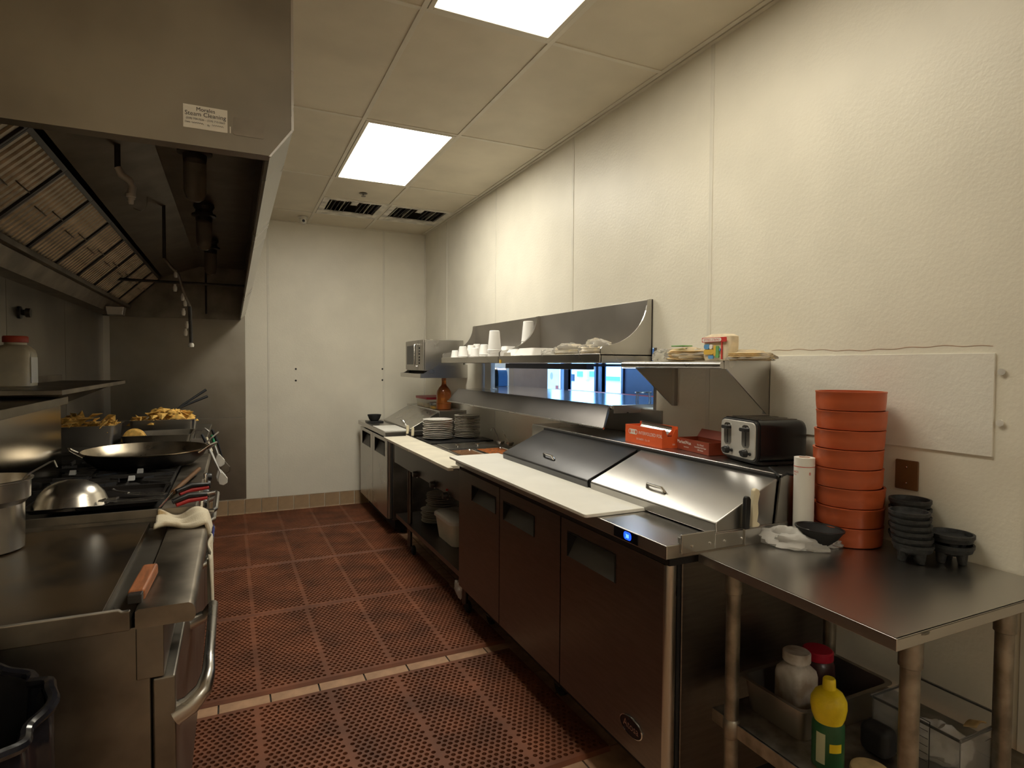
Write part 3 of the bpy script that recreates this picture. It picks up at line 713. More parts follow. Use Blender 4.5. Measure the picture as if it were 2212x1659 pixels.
obj('pulled_sheet', MB().grid(fl, 8, 5), 'foil', fb, local=True, fix=False)
lb = thing('deli_paper_box', 'dark red box of waxed deli paper beside the toaster', 'box', (1.812, 1.945, LZ), rz=-.13)
sx, sy, sz = .105, .225, .052
m = MB(); m.box(-sx / 2, -sx / 2 + h, -sy / 2, sy / 2, 0, sz); m.box(sx / 2 - h, sx / 2, -sy / 2, sy / 2, 0, sz); m.box(-sx / 2, sx / 2, -sy / 2, -sy / 2 + h, 0, sz); m.box(-sx / 2, sx / 2, sy / 2 - h, sy / 2, 0, sz); m.box(-sx / 2, sx / 2, -sy / 2, sy / 2, 0, h)
obj('carton', m, 'wax_red', lb, local=True)
obj('paper_stack', MB().box(-sx / 2 + .01, sx / 2 - .01, -sy / 2 + .01, sy / 2 - .01, .003, .035), 'brown_plate', lb, local=True)
lt = MB(); xo = -sx / 2 - .0006
lt.text('MarketWax', .021, (xo, .060, .029), u, (0, .25, 1)); lt.text('Interfolded', .008, (xo, .045, .014), u, v)
for k, s in enumerate(('Dry Waxed', 'Interfolded Deli Paper', '500 sheets')): lt.text(s, .009, (xo, -.055, .034 - .011 * k), u, v)
obj('lettering', lt, 'white_print', lb, local=True, fix=False)
obj('carton_flap', MB().hexa([(sx / 2 - .004, -sy / 2 + .04, sz), (sx / 2, -sy / 2 + .04, sz), (sx / 2, sy / 2, sz), (sx / 2 - .004, sy / 2, sz), (sx / 2 + .012, -sy / 2 + .05, sz + .035), (sx / 2 + .015, -sy / 2 + .05, sz + .035), (sx / 2 + .015, sy / 2 - .01, sz + .035), (sx / 2 + .012, sy / 2 - .01, sz + .035)]), 'wax_red', lb, local=True)
# toaster
to = thing('toaster', 'black and silver four-slice toaster on the refrigerator ledge', 'toaster', (1.850, 1.665, LZ), rz=-.20)
tw, td, th = .236, .215, .168     # along y, along x, height
m = MB(); rings = []
for x, sc, zz in ((-td / 2 + .012, 1.0, 0), (-td / 2 + .03, 1.0, .0), (td / 2 - .03, 1.0, 0), (td / 2 - .008, .96, .0), (td / 2, .9, .0)):
    pr = rrect(-tw / 2 * sc, tw / 2 * sc, .012, .012 + (th - .012) * (1 if sc == 1 else .97 if sc > .95 else .93), .03, 6)
    rings.append([(x, a, b) for a, b in pr])
loft(m, rings); obj('shell', m, 'black_gloss', to, local=True, smooth=True)
obj('base', MB().prism(rrect(-td / 2 + .016, td / 2 - .012, -tw / 2 + .008, tw / 2 - .008, .02), 'z', 0.003, .014), 'black_plastic', to, local=True)
m = MB(); m.prism([(a, b) for a, b in rrect(-tw / 2 + .004, tw / 2 - .004, .014, th - .004, .026, 6)], 'x', -td / 2, -td / 2 + .014)
obj('bezel', m, 'black_plastic', to, local=True, bevel=.003)
m = MB(); m.prism([(a, b) for a, b in rrect(-tw / 2 + .011, tw / 2 - .011, .020, th - .010, .022, 6)], 'x', -td / 2 - .004, -td / 2 + .004)
fp = obj('face_plate', m, 'face_silver', to, local=True, bevel=.002)
for yy in (-.052, .062):
    obj('lever_recess', MB().prism(rrect(yy - .024, yy + .024, .060, .146, .016, 5), 'x', -td / 2 - .0052, -td / 2 - .003), 'chrome', fp, local=True)
    obj('lever_slot', MB().prism(rrect(yy - .0025, yy + .0025, .066, .140, .002, 2), 'x', -td / 2 - .0062, -td / 2 - .004), 'black_plastic', fp, local=True)
    obj('lever', MB().prism(rrect(yy - .019, yy + .019, .122, .136, .006, 3), 'x', -td / 2 - .022, -td / 2 - .005), 'black_plastic', fp, local=True, bevel=.002)
    obj('knob', MB().lathe([(.0001, -.018), (.011, -.018), (.0145, -.012), (.0155, 0)], (-td / 2 - .004, yy, .040), 18, axis='x'), 'black_plastic', fp, local=True, smooth=True)
    for s in (-.028, .028): obj('button', MB().lathe([(.0001, -.006), (.005, -.006), (.0065, -.003), (.0065, 0)], (-td / 2 - .004, yy + s, .041), 12, axis='x'), 'black_plastic', fp, local=True, smooth=True)
for k in range(4):
    yy = -.078 + .052 * k
    obj('bread_slot', MB().box(-td / 2 + .035, td / 2 - .03, yy - .013, yy + .013, th - .004, th + .0015), 'steel_dark', to, local=True)
cd = MB().tube([at_z(1662, 1010, 1.165), at_z(1685, 1030, 1.165), (1.70, 1.424, 1.162), (1.76, 1.415, 1.150), (1.80, 1.412, 1.11), (1.85, 1.411, 1.0)], .004, 8)
cdo = obj('power_cord', cd, 'black_rubber', smooth=True); tag(cdo, 'thin black power cord running down beside the refrigerator lid', 'cord')

# ------------------------------------------------------------------ work table on the right
TZ = .948
tb = thing('work_table', 'small stainless work table against the right wall', 'table', (1.63, 1.10, 0))
m = MB(); m.add([(1.296, 1.404, TZ - .004), (1.272, .782, TZ - .004), (1.98, .782, TZ - .004), (1.98, 1.404, TZ - .004), (1.296, 1.404, TZ), (1.272, .782, TZ), (1.98, .782, TZ), (1.98, 1.404, TZ)], [(3, 2, 1, 0), (4, 5, 6, 7), (0, 1, 5, 4), (1, 2, 6, 5), (2, 3, 7, 6), (3, 0, 4, 7)])
def strip(mb, a, b, w, z0, z1):
    a = Vector((*a, 0)); b = Vector((*b, 0)); d = (b - a).normalized(); n = Vector((-d.y, d.x, 0)) * w
    mb.hexa([(a.x, a.y, z0), (b.x, b.y, z0), (b.x + n.x, b.y + n.y, z0), (a.x + n.x, a.y + n.y, z0), (a.x, a.y, z1), (b.x, b.y, z1), (b.x + n.x, b.y + n.y, z1), (a.x + n.x, a.y + n.y, z1)])
strip(m, (1.296, 1.404), (1.272, .782), .006, TZ - .028, TZ); strip(m, (1.272, .782), (1.98, .782), .006, TZ - .028, TZ)
obj('tabletop', m, 'steel_top', tb, bevel=.0015)
obj('channel', MB().box(1.33, 1.97, 1.05, 1.13, TZ - .022, TZ - .004), 'galv', tb)
lg = [at_z(1588, 1241, .92), at_z(1979, 1379, .92), at_z(2172, 1312, .92), Vector((1.86, 1.372, .92))]
lg[0] = Vector((1.338, 1.30, 0)); lg[1] = Vector((1.372, .812, 0)); lg[2] = Vector((1.775, .822, 0))
for i, q in enumerate(lg):
    l = obj('leg', MB().cyl((q.x, q.y, .03), (q.x, q.y, TZ - .004), .0205, 18), 'galv', tb, smooth=True)
    obj('socket', MB().lathe([(.0215, -.09), (.0245, -.088), (.0245, -.004), (.034, -.004), (.034, 0), (.0205, 0)], (q.x, q.y, TZ - .004), 18), 'galv', l, smooth=True)
    obj('foot', MB().lathe([(.0001, 0), (.017, 0), (.021, .012), (.021, .05), (.0225, .052), (.0225, .06)], (q.x, q.y, .0), 18), 'galv', l, smooth=True)
    obj('shelf_collar', MB().lathe([(.0208, -.05), (.0248, -.045), (.0248, .002), (.0208, .008)], (q.x, q.y, .47), 18), 'galv', l, smooth=True)
m = MB(); m.box(1.338, 1.95, .81, 1.375, .464, .470); m.box(1.334, 1.342, .81, 1.375, .430, .470); m.box(1.338, 1.95, .806, .812, .430, .470)
obj('undershelf', m, 'galv', tb)

# stack of terracotta dishes
def dish_mesh(r, h, wall=.006):
    return mesh_of('dish', MB().lathe([(.0001, .004), (r - .02, .004), (r - .012, .0), (r - .004, .002), (r - .002, .010), (r - .0005, h * .5), (r, h - .006), (r + .0015, h - .004), (r + .0015, h), (r - wall, h), (r - wall - .002, .010), (.0001, .008)], (0, 0, 0), 40), 'terracotta', smooth=True)
dm = dish_mesh(.103, .0615)
base = Vector((1.846, 1.306, TZ + .0005)); tilt = 0
for i in range(8):
    k = 7 - i
    off = (.0, .002, .003, -.003, -.004, -.001, .003, .0)[i]
    o = place('warmer_dish', dm, (base.x + off, base.y - off * .6, TZ + .001 + i * .0622))
    tag(o, 'terracotta plastic dish, %s of the tall stack on the work table' % ordin(k, 8), 'dish', 'terracotta dishes in a tall stack')

# molcajete bowls
def molca(r, h):
    m = MB().lathe([(.0001, .022), (r * .45, .024), (r * .72, .034), (r * .9, h * .62), (r * .96, h * .80), (r, h * .84), (r, h), (r * .90, h), (r * .84, h * .80), (r * .6, .045), (.0001, .040)], (0, 0, 0), 30)
    me = mesh_of('molcajete_bowl', m, 'molca', smooth=True)
    return me
def molca_thing(x, y, z, me, r, label, rz=0.3):
    t = thing('molcajete', label, 'bowl', (x, y, z), rz, 'black salsa bowls on the work table')
    b = bpy.data.objects.new('bowl', me); COL.objects.link(b); b.parent = t
    for k in range(3):
        a = 2 * PI * k / 3
        obj('foot', MB().cyl((r * .52 * math.cos(a), r * .52 * math.sin(a), 0), (r * .48 * math.cos(a), r * .48 * math.sin(a), .032), .011, 10, r2=.016), 'molca', t, local=True, smooth=True)
    return t
m1 = molca(.054, .056); m2 = molca(.059, .058); m3 = molca(.058, .060)
for i in range(6):
    molca_thing(1.828 - .0012 * i, 1.084 + .002 * i, TZ + .001 + i * .0188, m1, .054, 'small black stone-look salsa bowl, %s of the front stack' % ordin(5 - i, 6), .3 + i * .25)
for i in range(2):
    molca_thing(1.923, 1.033, TZ + .001 + i * .030, m2, .059, 'black stone-look salsa bowl, %s of the pair nearest the table end' % ('lower' if i == 0 else 'upper'), .7 + i)
for i in range(5):
    molca_thing(1.922, 1.150 + .0005 * i, TZ + .001 + i * .0262, m3, .058, 'black stone-look salsa bowl, %s of the stack against the wall' % ordin(4 - i, 5), 1.1 + i)
# film roll
q = at_z(1734, 1152, TZ)
rl = thing('bag_roll', 'upright white roll of produce bags with red print', 'roll', (q.x, q.y + .0, TZ))
q = Vector((1.722, 1.376, TZ + .001)); rl.location = q
H = .275; R = .032
obj('roll', MB().lathe([(.012, 0), (R, 0), (R, H), (.012, H), (.012, 0)], q, 32), 'poly_white', rl, smooth=True)
obj('core', MB().lathe([(.0135, .002), (.017, .002), (.017, H + .001), (.0135, H + .001), (.0135, .002)], q, 24), 'wood', rl, smooth=True)
def ringtext(mb, s, size, z, a0):
    for i, ch in enumerate(s):
        a = a0 + i * size * .62 / R
        n = Vector((math.cos(a), math.sin(a), 0)); t_ = Vector((-math.sin(a), math.cos(a), 0))
        mb.text(ch, size, q + n * (R + .0006) + Vector((0, 0, z)), t_, (0, 0, 1))
m = MB(); a0 = math.atan2(-q.y, -q.x)
m.lathe([(R + .0005, H - .030), (R + .0005, H - .028)], q, 32); ringtext(m, 'BAGS', .010, H - .05, a0 - 1.2); ringtext(m, 'TWIN', .006, H - .058, a0 - 1.2); ringtext(m, '8', .014, H - .055, a0 + .55)
obj('red_print', m, 'red_print', rl, fix=False)

def crumple(name, c, rx, ry, rz, mat, amp=.35, freq=9, seed=0, parent=None, flatten=True, n=36, k=18, tail=None):
    m = MB().sphere((0, 0, 0), 1, 1, 1, n, k); vs = []
    for x, y, z in m.v:
        q = Vector((x, y, z)); nn = noise.noise(q * 2.2 + Vector((seed, seed * 2, 0))) * amp + abs(noise.noise(q * freq * .5 + Vector((seed, 0, seed)))) * amp * .7
        q = q * (1 + nn - amp * .3)
        if tail and q.dot(Vector(tail)) > .3: q += Vector(tail) * (q.dot(Vector(tail)) - .3) * 1.2
        z_ = q.z * rz
        if flatten: z_ = max(z_, -rz * .45)
        vs.append((c[0] + q.x * rx, c[1] + q.y * ry, c[2] + z_ + (rz * .45 if flatten else 0)))
    m.v = vs
    return obj(name, m, mat, parent, smooth=True)
q = at_z(1693, 1172, TZ)
b1 = crumple('plastic_bag', (q.x - .01, q.y - .035, TZ + .001), .056, .104, .042, 'bag', .32, 9, 3)
b1.rotation_euler[2] = .55
tag(b1, 'crumpled clear plastic bag bundle lying beside the bag roll', 'plastic bag')
q = at_z(1800, 1180, TZ)
b2 = crumple('plastic_bag', (q.x, q.y + .01, TZ + .001), .045, .040, .020, 'bag', .4, 9, 8)
tag(b2, 'small loose end of clear plastic under the black bowl', 'plastic bag')
q = at_z(1764, 1150, .995) + Vector((-.012, -.016, 0))
sb = thing('salsa_bowl', 'single plain black bowl resting on the plastic bag', 'bowl', (q.x, q.y, .968))
sb.rotation_euler = (.03, .05, 0)
obj('bowl_body', MB().lathe([(.0001, -.006), (.026, -.006), (.034, 0), (.056, .022), (.068, .042), (.071, .046), (.069, .047), (.064, .042), (.05, .022), (.03, .006), (.0001, .004)], (0, 0, 0), 32), 'black_rubber', sb, local=True, smooth=True)
obj('rim', MB().lathe([(.068, .044), (.072, .045), (.072, .049), (.068, .049), (.066, .045)], (0, 0, 0), 32), 'black_plastic', sb, local=True, smooth=True)
# knives in the slot
def knife(x, y, z, hcol, blade_len, label, h=.115, w=.016, tilt=0.0, horn=True):
    t = thing('knife', label, 'knife', (x, y, z)); t.rotation_euler = (tilt, .03, 0)
    if horn: pts = [(-w * .5, 0), (w * .55, 0), (w * .95, .004), (w * .9, .012), (w * .42, .018), (w * .62, .045), (w * .45, .08), (w * .75, h - .018), (w * .55, h - .006), (0, h), (-w * .42, h - .006), (-w * .5, h * .6)]
    else: pts = [(-w * .5, 0), (w * .5, 0), (w * .62, h * .5), (w * .6, h - .01), (w * .3, h), (-w * .3, h), (-w * .5, h - .01)]
    obj('handle', MB().prism(pts, 'y', -.008, .008), hcol, t, local=True, bevel=.004, seg=2)
    if blade_len: obj('blade', MB().prism([(-w * .6, .001), (w * .6, .001), (w * .6, -blade_len * .6), (-w * .2, -blade_len)], 'y', -.001, .001), 'chrome', t, local=True)
    return t
knife(1.498, 1.4105, 1.000, 'black_plastic', .05, 'black handled knife upright in the slot beside the refrigerator', .106, .021, 0, False)
knife(1.532, 1.4105, 1.002, 'cream_handle', .05, 'cream handled butcher knife upright in the slot beside the refrigerator', .128, .024, 0, True)
ks = obj('knife_slot', MB().box(1.49, 1.56, 1.4035, 1.4165, TZ + .0005, 1.000), 'steel', bevel=.001)
tag(ks, 'narrow steel slot between the refrigerator and the work table', 'knife slot')

# under the table
SZ = .4705
pn = thing('food_pan', 'steel hotel pan on the undershelf holding a floury jar', 'pan', (1.60, 1.215, SZ))
def hotel_pan(parent, x0, x1, y0, y1, z0, z1, mat='steel_dull', wall=.002, taper=.012, lip=.012):
    m = MB(); r = .025
    R0 = [(a, b, z0) for a, b in rrect(x0 + taper, x1 - taper, y0 + taper, y1 - taper, r)]
    R1 = [(a, b, z1) for a, b in rrect(x0, x1, y0, y1, r)]
    R2 = [(a, b, z1 + .002) for a, b in rrect(x0 - lip, x1 + lip, y0 - lip, y1 + lip, r)]
    R3 = [(a, b, z1 + .004) for a, b in rrect(x0 - lip, x1 + lip, y0 - lip, y1 + lip, r)]
    R4 = [(a, b, z1 + .003) for a, b in rrect(x0 + wall, x1 - wall, y0 + wall, y1 - wall, r)]
    R5 = [(a, b, z0 + wall) for a, b in rrect(x0 + taper + wall, x1 - taper - wall, y0 + taper + wall, y1 - taper - wall, r)]
    loft(m, [R0, R1, R2, R3, R4, R5])
    return obj('pan_body', m, mat, parent, smooth=True)
hotel_pan(pn, 1.425, 1.80, 1.125, 1.345, SZ, SZ + .095)
jr = thing('flour_jar', 'flour-dusted plastic jar standing in the pan under the table', 'jar', (1.555, 1.255, SZ + .004))
def sq_jar(t, c, w, h, mat, rc=.02):
    m = MB(); rr = []
    for s, z in ((.93, 0), (1, .006), (1, h * .72), (.94, h * .82), (.72, h * .92), (.60, h * .94), (.60, h)):
        rr.append([(c[0] + a, c[1] + b, c[2] + z) for a, b in rrect(-w / 2 * s, w / 2 * s, -w / 2 * s, w / 2 * s, min(rc if s > .8 else w * .29, w / 2 * s * .98), 5)])
    loft(m, rr); return obj('jar_body', m, mat, t, smooth=True)
sq_jar(jr, (1.555, 1.255, SZ + .004), .096, .155, 'jar_floury')
obj('jar_lid', MB().lathe([(.0001, .028), (.036, .028), (.040, .024), (.040, 0), (.036, -.002)], (1.555, 1.255, SZ + .004 + .155), 28), 'jar_floury', jr, smooth=True)
j2 = thing('sauce_jar', 'dark jar with a red lid behind the floury jar', 'jar', (1.695, 1.29, SZ + .004))
obj('jar_body', MB().lathe([(.0001, 0), (.050, 0), (.053, .006), (.050, .10), (.044, .112), (.038, .120), (.0001, .120)], j2.location, 28), 'jar_dark', j2, smooth=True)
obj('jar_lid', MB().lathe([(.0001, .146), (.042, .146), (.046, .142), (.046, .119), (.042, .117)], j2.location, 28), 'lid_red2', j2, smooth=True)
q = Vector((1.420, 1.045, SZ))
lm = thing('lemon_juice_bottle', 'yellow lemon juice bottle with a dark green label under the table', 'bottle', q)
obj('bottle_body', MB().lathe([(.0001, 0.), (.034, 0.), (.038, 0.0046), (.038, 0.1047), (.034, 0.1138), (.033, 0.1183), (.040, 0.1365), (.044, 0.1593), (.043, 0.1775), (.034, 0.1956), (.020, 0.2057), (.0001, 0.2075)], q, 32), 'lemon', lm, smooth=True)
obj('label_sleeve', MB().lathe([(.0385, 0.0027), (.0392, 0.0046), (.0392, 0.1128), (.034, 0.1219)], q, 32), 'lemon_label', lm, smooth=True)
def arcp(mb, r, a0, a1, z0, z1, n=8): mb.grid(lambda s, t: (q.x + r * math.cos(a0 + (a1 - a0) * s), q.y + r * math.sin(a0 + (a1 - a0) * s), q.z + z0 + (z1 - z0) * t), n, 1)
fa = math.atan2(-q.y, -q.x)
m = MB(); arcp(m, .0398, fa - .75, fa - .15, .02, .10); obj('label_panel', m, 'label_pale', lm, fix=False)
m = MB(); arcp(m, .0398, fa + .1, fa + .9, .055, .078); obj('label_band', m, 'lemon', lm, fix=False)
obj('cap', MB().lathe([(.0001, 0.2339), (.013, 0.2339), (.0155, 0.2302), (.0165, 0.2075), (.0165, 0.202)], q, 24), 'lemon', lm, smooth=True)
obj('cap_ring', MB().lathe([(.0166, 0.2057), (.0185, 0.2048), (.0195, 0.1993), (.0166, 0.1975)], q, 24), 'lemon_label', lm, smooth=True)
# clear food box with bags inside
cb = thing('clear_food_box', 'clear square food storage box with measuring marks under the table', 'storage box', (1.735, .95, SZ))
bx0, bx1, by0, by1, bh = 1.625, 1.845, .838, 1.062, .132
m = MB(); w = .003
m.box(bx0, bx0 + w, by0, by1, SZ, SZ + bh); m.box(bx1 - w, bx1, by0, by1, SZ, SZ + bh); m.box(bx0 + w, bx1 - w, by0, by0 + w, SZ, SZ + bh); m.box(bx0 + w, bx1 - w, by1 - w, by1, SZ, SZ + bh); m.box(bx0, bx1, by0, by1, SZ, SZ + w)
obj('box_walls', m, 'clear_plastic', cb, bevel=.001)
m = MB()
for a, b in (((bx0 - .004, by0 - .004), (bx1 + .004, by0 + .0)), ((bx0 - .004, by1), (bx1 + .004, by1 + .004)), ((bx0 - .004, by0), (bx0, by1)), ((bx1, by0), (bx1 + .004, by1))): m.box(a[0], b[0], a[1], b[1], SZ + bh - .006, SZ + bh)
obj('box_rim', m, 'clear_plastic', cb)
m = MB(); xo = bx0 - .0006
for k in range(6): m.box(xo - .0004, xo, by0 + .075, by0 + .105, SZ + .03 + .02 * k, SZ + .0314 + .02 * k)
m.box(xo - .0004, xo, by0 + .070, by0 + .072, SZ + .01, SZ + .138); m.box(xo - .0004, xo, by0 + .070, by0 + .11, SZ + .137, SZ + .139)
for k in range(2): m.box(bx0 + .11, bx0 + .15, by0 - .0008, by0 - .0004, SZ + .10 + .025 * k, SZ + .1016 + .025 * k)
m.box(bx0 + .15, bx0 + .1516, by0 - .0008, by0 - .0004, SZ + .10, SZ + .1266)
obj('measuring_marks', m, 'black_print', cb, kind='stuff')
tag(crumple('plastic_bag', (1.735, .95, SZ + .004), .078, .078, .052, 'bag', .28, 8, 21), 'crumpled clear bag filling the food storage box', 'plastic bag')
cp = obj('tortilla_piece', MB().grid(lambda s, t: (1.765 + .05 * s, .875 + .03 * t, SZ + .108 + .010 * math.sin(s * 3.1) - .012 * t), 8, 3), 'tortilla', smooth=True, fix=False)
sd = cp.modifiers.new('thick', 'SOLIDIFY'); sd.thickness = .003
tag(cp, 'curled piece of tortilla on the bag in the food box', 'tortilla')
q = at_z(1880, 1668, SZ)
tag(obj('orange_lid', MB().lathe([(.0001, .012), (.040, .012), (.046, .009), (.048, .0), (.0001, 0)], (q.x, q.y, SZ), 28), 'tortilla', smooth=True), 'round tan lid lying at the undershelf edge, mostly cut off', 'lid')
tag(obj('dark_sack', crumple('dark_sack', (0, 0, 0), .05, .05, .05, 'jar_dark').data and MB().box(1.56, 1.62, .98, 1.06, SZ, SZ + .08), 'black_rubber', bevel=.02, seg=3), 'dark soft sack between the lemon bottle and the clear box', 'sack')
bpy.data.objects.remove([o for o in bpy.data.objects if o.name.startswith('dark_sack') and 'label' not in o][0])
# blank wall plate
wp = thing('wall_plate', 'brown blank electrical wall plate above the salsa bowls', 'wall plate', (XR - .004, 1.20, 1.128))
obj('plate', MB().prism(rrect(1.164, 1.237, 1.128, 1.224, .004), 'x', XR - .006, XR), 'brown_plate', wp, bevel=.002)
for z in (1.150, 1.202): obj('screw', MB().lathe([(.0001, -.003), (.003, -.002), (.0035, 0)], (XR - .006, 1.20, z), 10, axis='x'), 'chrome', wp, smooth=True)

# ------------------------------------------------------------------ steam table between the refrigerators
SY0, SY1, SX, STZ = 3.335, 4.965, 1.235, .900
st = thing('steam_table', 'open-base steam table with serving boards between the two refrigerators', 'steam table', (1.58, 4.15, 0))
m = MB(); m.box(SX, 1.96, SY0, SY1, STZ - .03, STZ - .002)
obj('top_deck', MB().box(SX, 1.96, SY0, SY1, STZ - .012, STZ - .002), 'steel_dull', st, bevel=.002)
obj('well_box', MB().box(SX + .08, 1.93, SY0 + .02, SY1 - .02, .66, STZ - .012), 'steel_dark', st)
obj('front_apron', MB().box(SX - .004, SX + .006, SY0, SY1, .70, STZ - .012), 'steel_apron', st)
for y in (SY0 + .02, 4.60):
    for x in (SX + .03, 1.92): obj('leg', MB().cyl((x, y, .08), (x, y, .70), .019, 14), 'steel_apron', st, smooth=True)
for y in (SY0 + .05, 4.60):
    for x in (SX + .06, 1.88):
        obj('caster', MB().lathe([(.0001, -.012), (.034, -.012), (.040, -.008), (.040, .008), (.034, .012), (.0001, .012)], (x, y, .041), 16, axis='x'), 'black_rubber', st, smooth=True)
obj('undershelf', MB().box(SX + .01, 1.93, SY0, 4.95, .255, .262), 'steel_apron', st)
obj('undershelf_lip', MB().box(SX + .006, SX + .012, SY0, 4.95, .230, .263), 'steel_apron', st)
for px, py in ((902, 1024), (940, 1046), (968, 1070)):
    q = at_x(px, py, SX)
    k = obj('control_knob', MB().lathe([(.0001, -.034), (.018, -.034), (.021, -.030), (.023, 0)], (SX - .004, q.y, q.z), 18, axis='x'), 'black_plastic', st, smooth=True)
    obj('knob_plate', MB().lathe([(.0001, -.002), (.03, -.002), (.03, .001)], (SX - .004, q.y, q.z), 18, axis='x'), 'steel_dark', k)
obj('lamp', MB().lathe([(.0001, -.012), (.006, -.010), (.007, 0)], (SX - .004, at_x(968, 1058, SX).y, at_x(968, 1058, SX).z), 10, axis='x'), 'red_grip', st, smooth=True)
for a, b, c in ((4.165, 4.95, 'half length cream serving board next to the far refrigerator'), (3.315, 4.155, 'cream serving board with a notched corner next to the long cutting board')):
    w = .012
    if c.startswith('half'): pts = rrect(1.135, 1.352, a, b, .006)
    else: pts = [(1.140, a), (1.175, a), (1.175, a + .06), (1.352, a + .06), (1.352, b), (1.137, b)]
    tag(obj('serving_board', MB().prism(pts, 'z', STZ - .001, STZ + .019), 'poly_cream', bevel=.003), c, 'cutting board')
# wells with food
def well(x0, x1, y0, y1, food, label, lift=.012):
    t = thing('steam_pan', label, 'pan', ((x0 + x1) / 2, (y0 + y1) / 2, STZ - .002))
    m = MB(); r = .02; lip = .012; z = STZ - .002
    A = [(a, b, z + .002) for a, b in rrect(x0 - lip, x1 + lip, y0 - lip, y1 + lip, r)]; B = [(a, b, z + .007) for a, b in rrect(x0 - lip, x1 + lip, y0 - lip, y1 + lip, r)]
    C = [(a, b, z + .007) for a, b in rrect(x0, x1, y0, y1, r)]; D = [(a, b, z + .0015) for a, b in rrect(x0 + .003, x1 - .003, y0 + .003, y1 - .003, r)]
    loft(m, [A, B, C, D], cap1=False); obj('rim', m, 'chrome', t, smooth=True)
    if food: obj('food', MB().prism(rrect(x0 + .002, x1 - .002, y0 + .002, y1 - .002, r), 'z', z + .001, z + .003), food, t)
    return t
well(1.42, 1.585, 3.78, 4.10, 'broth', 'steam table pan of dark broth beside the serving board')
well(1.62, 1.83, 3.78, 4.10, 'salsa', 'steam table pan of orange sauce near the wall')
wc = thing('well_cover', 'flat steel cover with small lifting knobs over the steam well', 'cover', (1.62, 4.27, STZ))
obj('cover_plate', MB().box(1.43, 1.84, 4.14, 4.42, STZ - .001, STZ + .009), 'steel', wc, bevel=.003)
for x in (1.52, 1.68): obj('lift_knob', MB().lathe([(.01, 0), (.008, .01), (.02, .016), (.02, .02), (.0001, .022)], (x, 4.2, STZ + .009), 16), 'chrome', wc, smooth=True)
def ladle(p, top, label, hook=True):
    t = thing('ladle', label, 'ladle', p)
    p = Vector(p); tp = Vector(top); dd = (tp - p)
    pts = [p, p + dd * .5, tp - dd * .08, tp, tp + Vector((-.012, 0, .002)), tp + Vector((-.022, 0, -.018))] if hook else [p, p + dd * .5, tp]
    obj('handle', MB().tube(pts, .0052, 8, flat=.6), 'steel', t, smooth=True)
    obj('bowl', MB().lathe([(.0001, 0), (.02, .004), (.03, .02), (.032, .03)], p + Vector((0, 0, -.012)), 16), 'steel', t, smooth=True)
ladle((1.855, 4.16, .925), (1.815, 4.20, 1.040), 'steel ladle with a hooked handle leaning by the wall, the left one')
ladle((1.885, 4.06, .925), (1.850, 4.12, 1.030), 'steel ladle handle leaning by the wall, the right one', False)
sp = thing('spoon', 'spoon with a cream tip resting on the steam table edge', 'spoon', (1.84, 3.72, STZ))
obj('handle', MB().tube([(1.80, 3.80, STZ + .012), (1.86, 3.66, STZ + .02)], .006, 8), 'chrome', sp, smooth=True)
obj('tip', MB().sphere((1.868, 3.645, STZ + .022), .012, .02, .008, 12, 8), 'cream_handle', sp, smooth=True)

# plates
def plate_mesh(r, mat, ry=1.0, h=.018):
    return mesh_of('plate', MB().lathe([(.0001, .002), (r * .55, .0), (r * .60, .003), (r * .75, .007), (r, h - .003), (r + .001, h - .001), (r - .002, h), (r * .74, .0105), (r * .58, .006), (.0001, .006)], (0, 0, 0), 36, sy=ry), mat, smooth=True)
pmA = plate_mesh(.1215, 'plate'); pmB = plate_mesh(.107, 'plate_tan'); pmC = plate_mesh(.125, 'plate_dark', 1.0)
tray = obj('plate_tray', MB().box(1.40, 1.93, 4.47, 4.90, STZ - .0015, STZ + .012), 'black_plastic', bevel=.004)
tag(tray, 'flat black tray under the two plate stacks', 'tray')
for i in range(11):
    tag(place('plate', pmA, (1.528 + .003 * math.sin(i * 2.3), 4.70 + .003 * math.cos(i * 1.7), STZ + .0125 + i * .0148)), 'white round plate, %s of the whiter stack' % ordin(10 - i, 11), 'plate', 'plates in the whiter stack')
for i in range(14):
    tag(place('plate', pmB, (1.786 + .003 * math.sin(i * 1.3), 4.70 + .003 * math.cos(i * 2.1), STZ + .0125 + i * .0133)), 'tan round plate, %s of the stack against the wall' % ordin(13 - i, 14), 'plate', 'plates in the tan stack')
for i in range(15):
    s_ = .020 if i > 6 else -.02
    tag(place('plate', pmC, (1.50 + s_ + .008 * math.sin(i * 2.9), 4.56 + .012 * math.cos(i * 1.9), .2625 + i * .0152), rz=i), 'grey oven plate, %s of the pile on the low shelf' % ordin(14 - i, 15), 'plate', 'plates piled under the steam table')
bt = thing('bus_tub', 'lidded off-white food tub on the low shelf of the steam table', 'tub', (1.46, 4.03, .262))
m = MB()
loft(m, [[(a, b, z) for a, b in rrect(1.345 + o, 1.63 - o, 3.84 + o, 4.22 - o, .04, 5)] for o, z in ((.02, .262), (.0, .42), (.0, .425))]); obj('tub_body', m, 'poly_cream', bt, smooth=True)
m = MB(); loft(m, [[(a, b, z) for a, b in rrect(1.335 + o, 1.64 - o, 3.83 + o, 4.23 - o, .05, 6)] for o, z in ((.0, .418), (.0, .440), (.012, .452))]); obj('tub_lid', m, 'poly_white', bt, smooth=True)
hb = crumple('hanging_bag', (1.262, 3.44, .135), .022, .075, .055, 'bag', .35, 8, 31, flatten=False, n=24, k=14)
tag(hb, 'crumpled plastic bag hanging off the low shelf edge', 'plastic bag')
knife(1.340, 4.958, .935, 'cream_handle', .07, 'white handled knife upright beside the far refrigerator, the left one', .075, .020, 0, False)
